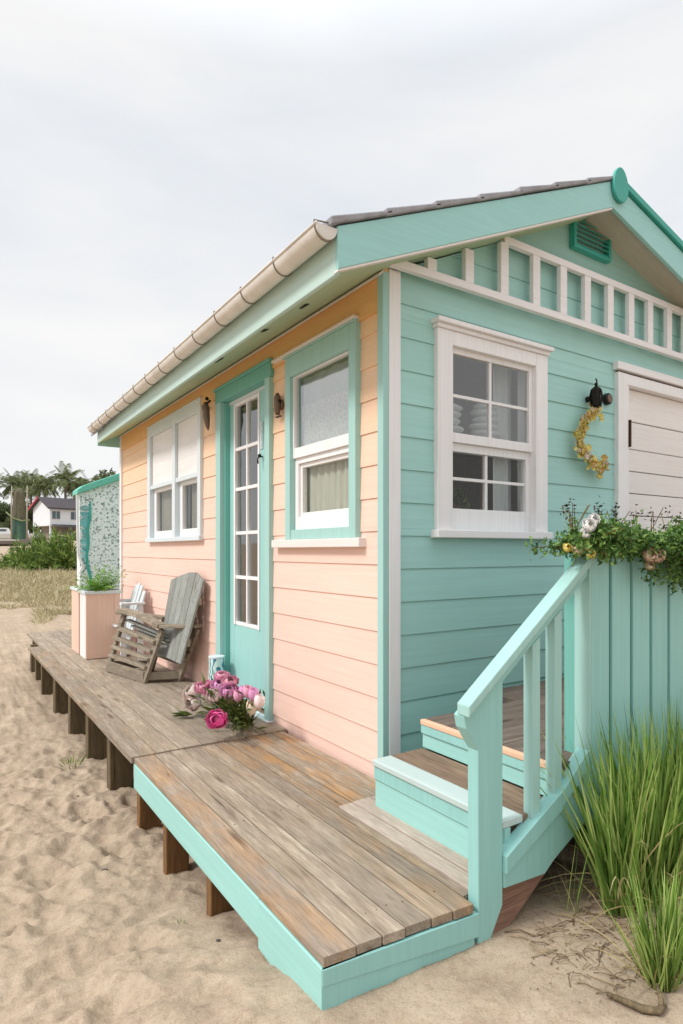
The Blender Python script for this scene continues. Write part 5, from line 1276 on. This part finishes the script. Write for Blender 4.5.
TREES = [(-8, 98, 501, 1.25, 'round dark tree at the left edge behind the boats'), (6, 102, 499, 1.2, 'dark tree under the wide flat palm'), (20, 100, 501, 1.15, 'dark tree behind the green net'), (31, 98, 503, 1.2, 'olive tree left of the red gable'),
         (44, 104, 497, 1.3, 'tree directly behind the roof of the white house'), (58, 100, 499, 1.3, 'tree behind the dark roof, right of its middle'), (72, 102, 497, 1.35, 'tree between the tallest palm and the lean-to'),
         (84, 97, 496, 1.3, 'tree just over the low end of the turquoise roof'), (100, 112, 474, 0.85, 'dark rounded tree above the middle of the turquoise roof'), (111, 110, 468, 0.9, 'highest dark tree, against the corner of the cottage'), (128, 110, 487, 1.4, 'tree just behind the cottage corner'),
         (-24, 100, 499, 1.3, 'wide dark tree beyond the left palm, past the boats'), (-44, 104, 500, 1.4, 'farthest left tree of the row behind the beach'), (3, 84, 521, 0.9, 'low bushy tree behind the white boat')]
bt = [broad_tree(3), broad_tree(4)]
for i, (px, f, ytop, sw_, lab) in enumerate(TREES):
    if px < -60 or px > 120: continue
    o = bt[i] if i < 2 else copy_tree(bt[i % 2]); p = W(PX(px, f), f); gz = ground_z(p.x, p.y, False) - 0.2; ztop = 1 + (551 - ytop) / 612 * f
    s_ = (ztop - gz) / 6.4; o.location = (p.x, p.y, gz); o.scale = (s_ * sw_ * 0.9, s_ * sw_ * 0.9, s_); o.rotation_euler = (0, 0, i * 0.9)
    tag(o, lab, 'tree', 'trees behind the far white house')

# ------------------------------------------------------------------ FAR HOUSE
hc = W(PX(50, 80), 80); fh = thing('white_house', (hc.x, hc.y, 2.3), 'distant white two storey house with dark roof and red gable edge', 'house')
ang = math.atan2(RT.y, RT.x) + R(50)
# local frame: x along the long side to the right, y away along the gable
WH = plain('white_wall_far', '#dfe2e6', 0.8, 0, 0.05); RD = plain('dark_roof', '#4b464a', 0.85, 0, 0.2, 2); RED = plain('red_trim', '#c0404e', 0.6); GLf = plain('far_glass', '#55636b', 0.2)
def fhb(nm, mb, m_): o = mb.build(nm, m_, fh); return o
Ht, E0, Lh, Wd = 5.5, 4.25, 9.0, 5.0
mb = MB(); mb.box(0, Lh, 0, Wd, 1.95, E0); mb.prism([(0, 0, E0), (0, Wd, E0), (0, Wd / 2, Ht)], (Lh, 0, 0)); fhb('wall', mb, WH)
mb = MB(); mb.box(0.9, Lh - 0.3, 0.8, Wd - 0.3, -0.5, 1.949); fhb('lower_wall', mb, plain('taupe_wall', '#8f8377', 0.8))
for x, y in ((0.1, 0.1), (0.1, Wd - 0.1), (2.8, 0.1), (5.6, 0.1), (8.8, 0.1)): mb = MB(); mb.box(x - 0.1, x + 0.1, y - 0.1, y + 0.1, -0.5, 1.949); fhb('veranda_post', mb, WH)
mb = MB()
for sg in (0, 1):
    y0, y1 = (-0.45, Wd / 2) if sg == 0 else (Wd + 0.45, Wd / 2); zz = E0 - 0.22
    mb.prism([(-0.45, y0, zz), (-0.45, y1, Ht + 0.02), (-0.45, y1, Ht + 0.2), (-0.45, y0, zz + 0.18)], (Lh + 0.9, 0, 0))
fhb('roof', mb, RD)
mb = MB()
for sg in (0, 1):
    y0, y1 = (-0.48, Wd / 2) if sg == 0 else (Wd + 0.48, Wd / 2); zz = E0 - 0.25
    if sg: mb.prism([(-0.52, y0, zz), (-0.52, y1, Ht), (-0.52, y1, Ht + 0.26), (-0.52, y0, zz + 0.22)], (0.06, 0, 0))
fhb('gable_edge', mb, RED)
for x0, x1 in ((0.2, 1.35), (2.7, 3.9), (6.2, 7.6)):
    mb = MB(); mb.box(x0, x1, -0.05, 0.0, 2.75, 3.85); o = fhb('window', mb, WH)
    mb = MB(); mb.box(x0 + 0.06, (x0 + x1) / 2 - 0.04, -0.08, -0.055, 2.82, 3.78); mb.box((x0 + x1) / 2 + 0.04, x1 - 0.06, -0.08, -0.055, 2.82, 3.78); q = mb.build('pane', GLf, o)
mb = MB(); mb.prism([(0.2, -1.0, 1.75), (0.2, 0.0, 2.05), (0.2, 0, 2.13), (0.2, -1.0, 1.83)], (4.2, 0, 0)); fhb('awning', mb, RD)
mb = MB()
for x in (0.3, 1.2, 2.1): mb.box(x, x + 0.05, -0.5, -0.45, -0.5, 0.7)
mb.box(0.3, 4.0, -0.5, -0.45, 0.65, 0.7); mb.box(0.3, 4.0, -0.5, -0.45, 0.3, 0.34); fhb('veranda_rail', mb, WH)
fh.rotation_euler = (0, 0, ang); fh.scale = (1, 1, 1.04)

# ------------------------------------------------------------------ BOATS, NET, MASTS
def hull(mb, L, Wd, H, z0=0):
    b0 = len(mb.v); ns = 9
    for i in range(ns):
        t_ = i / (ns - 1); w = Wd / 2 * math.sin(math.pi * (0.18 + 0.82 * (1 - t_)) if t_ > 0.2 else math.pi * 0.5) if t_ > 0.2 else Wd / 2 * 0.95
        w = Wd / 2 * (1 - max(0, (t_ - 0.35) / 0.65) ** 2) ; sh_ = H * (1 + 0.25 * t_ ** 2); x = L * (t_ - 0.5)
        for (yy, zz) in ((-w, sh_), (-w * 0.8, sh_ * 0.35), (0, 0), (w * 0.8, sh_ * 0.35), (w, sh_)): mb.v.append((x, yy, z0 + zz))
    for i in range(ns - 1):
        for j in range(4): mb.face((b0 + i * 5 + j, b0 + i * 5 + j + 1, b0 + (i + 1) * 5 + j + 1, b0 + (i + 1) * 5 + j))
        mb.face((b0 + i * 5 + 4, b0 + i * 5, b0 + (i + 1) * 5, b0 + (i + 1) * 5 + 4))
    mb.face([b0 + j for j in range(5)])
WB = plain('boat_white', '#e2e4e4', 0.4); GB = plain('boat_grey', '#857d7a', 0.7)
def place(o, px, f, rot, dz=0): p = W(PX(px, f), f); o.location = (p.x, p.y, ground_z(p.x, p.y, False) + dz); o.rotation_euler = (0, 0, math.atan2(RT.y, RT.x) + rot)
b1 = thing('boat', (0, 0, 0), 'white motor boat with small cabin drawn up behind the grey barge', 'boat')
mb = MB(); hull(mb, 3.0, 1.2, 0.7); mb.build('hull', WB, b1); mb = MB(); mb.hexa([(-1.0, -0.4, 0.7), (0.3, -0.4, 0.75), (0.3, 0.4, 0.75), (-1.0, 0.4, 0.7), (-0.9, -0.35, 1.35), (0.0, -0.35, 1.35), (0.0, 0.35, 1.35), (-0.9, 0.35, 1.35)]); mb.build('cabin', WB, b1, bevel=0.03)
mb = MB(); mb.box(-0.8, -0.1, -0.41, -0.38, 0.98, 1.22); mb.build('window', GLf, b1); place(b1, 8, 66, 0.3, 0.2)
b2 = thing('boat', (0, 0, 0), 'long low grey barge on the sand at the far left', 'boat')
mb = MB(); hull(mb, 3.4, 1.3, 0.55); mb.build('hull', GB, b2); mb = MB(); mb.box(-1.6, 0.8, -0.66, -0.60, 0.50, 0.58); mb.box(-1.6, 0.8, 0.60, 0.66, 0.50, 0.58); mb.build('gunwale', WB, b2); place(b2, 13, 58, 0.08, 0.0)
b3 = thing('boat', (0, 0, 0), 'pale dinghy between the net and the white house', 'boat')
mb = MB(); hull(mb, 3.0, 1.1, 0.55); mb.build('hull', WB, b3); mb = MB(); mb.box(-0.9, -0.7, -0.45, 0.45, 0.38, 0.42); mb.box(0.1, 0.3, -0.4, 0.4, 0.38, 0.42); mb.build('thwart', GB, b3); place(b3, 25, 68, 0.2, 0.3)
for px, lab in ((11.5, 'pale wooden mast left of the green net'), (27, 'pale wooden mast right of the green net')):
    mb = MB(); mb.tube([(0, 0, -0.3), (0, 0, 3.0), (0.03, 0, 5.9)], [0.09, 0.08, 0.06], 8); mb.tube([(-0.25, 0, 5.3), (0.25, 0, 5.3)], 0.03, 6); mb.tube([(-0.12, 0, 0.0), (0.12, 0, 0.0)], 0.12, 8)
    o = mb.build('wooden_mast', plain('mast_wood', '#a39b8a', 0.8), smooth=True); place(o, px, 62, 0, 0); tag(o, lab, 'mast', 'masts on the far beach')
nt_ = thing('fishing_net', (0, 0, 0), 'tall green fishing net hung to dry between the two masts', 'net')
mb = MB(); random.seed(6); b0 = 0
for k in range(13):
    for j in range(20):
        a = 2 * math.pi * j / 20; z = 5.7 * k / 12; rr = (0.80 - 0.03 * k + 0.05 * random.random()) * (1 + 0.12 * math.sin(5 * a + k * .4)) * (1 if k < 12 else 0.45); mb.v.append((rr * math.cos(a), rr * 0.5 * math.sin(a), z))
for k in range(12):
    mb.m = 0 if k < 5 else 1
    for j in range(20): mb.face((k * 20 + j, k * 20 + (j + 1) % 20, (k + 1) * 20 + (j + 1) % 20, (k + 1) * 20 + j))
mb.face([12 * 20 + j for j in range(20)])
mb.build('netting', [plain('green_net', '#48695a', 0.9, 0, 0.3, 6, 0.8), plain('brown_net', '#66624e', 0.9, 0, 0.3, 6, 0.8)], nt_, smooth=True)
mb = MB(); mb.tube([(-1.1, -0.5, 3.2), (-0.4, -0.55, 2.6), (0.5, -0.55, 2.3), (1.3, -0.5, 2.4)], 0.07, 6); mb.build('draped_rope', plain('rope_green', '#7d8a60', 0.8), nt_, smooth=True); place(nt_, 19.5, 62.5, 0, 0)
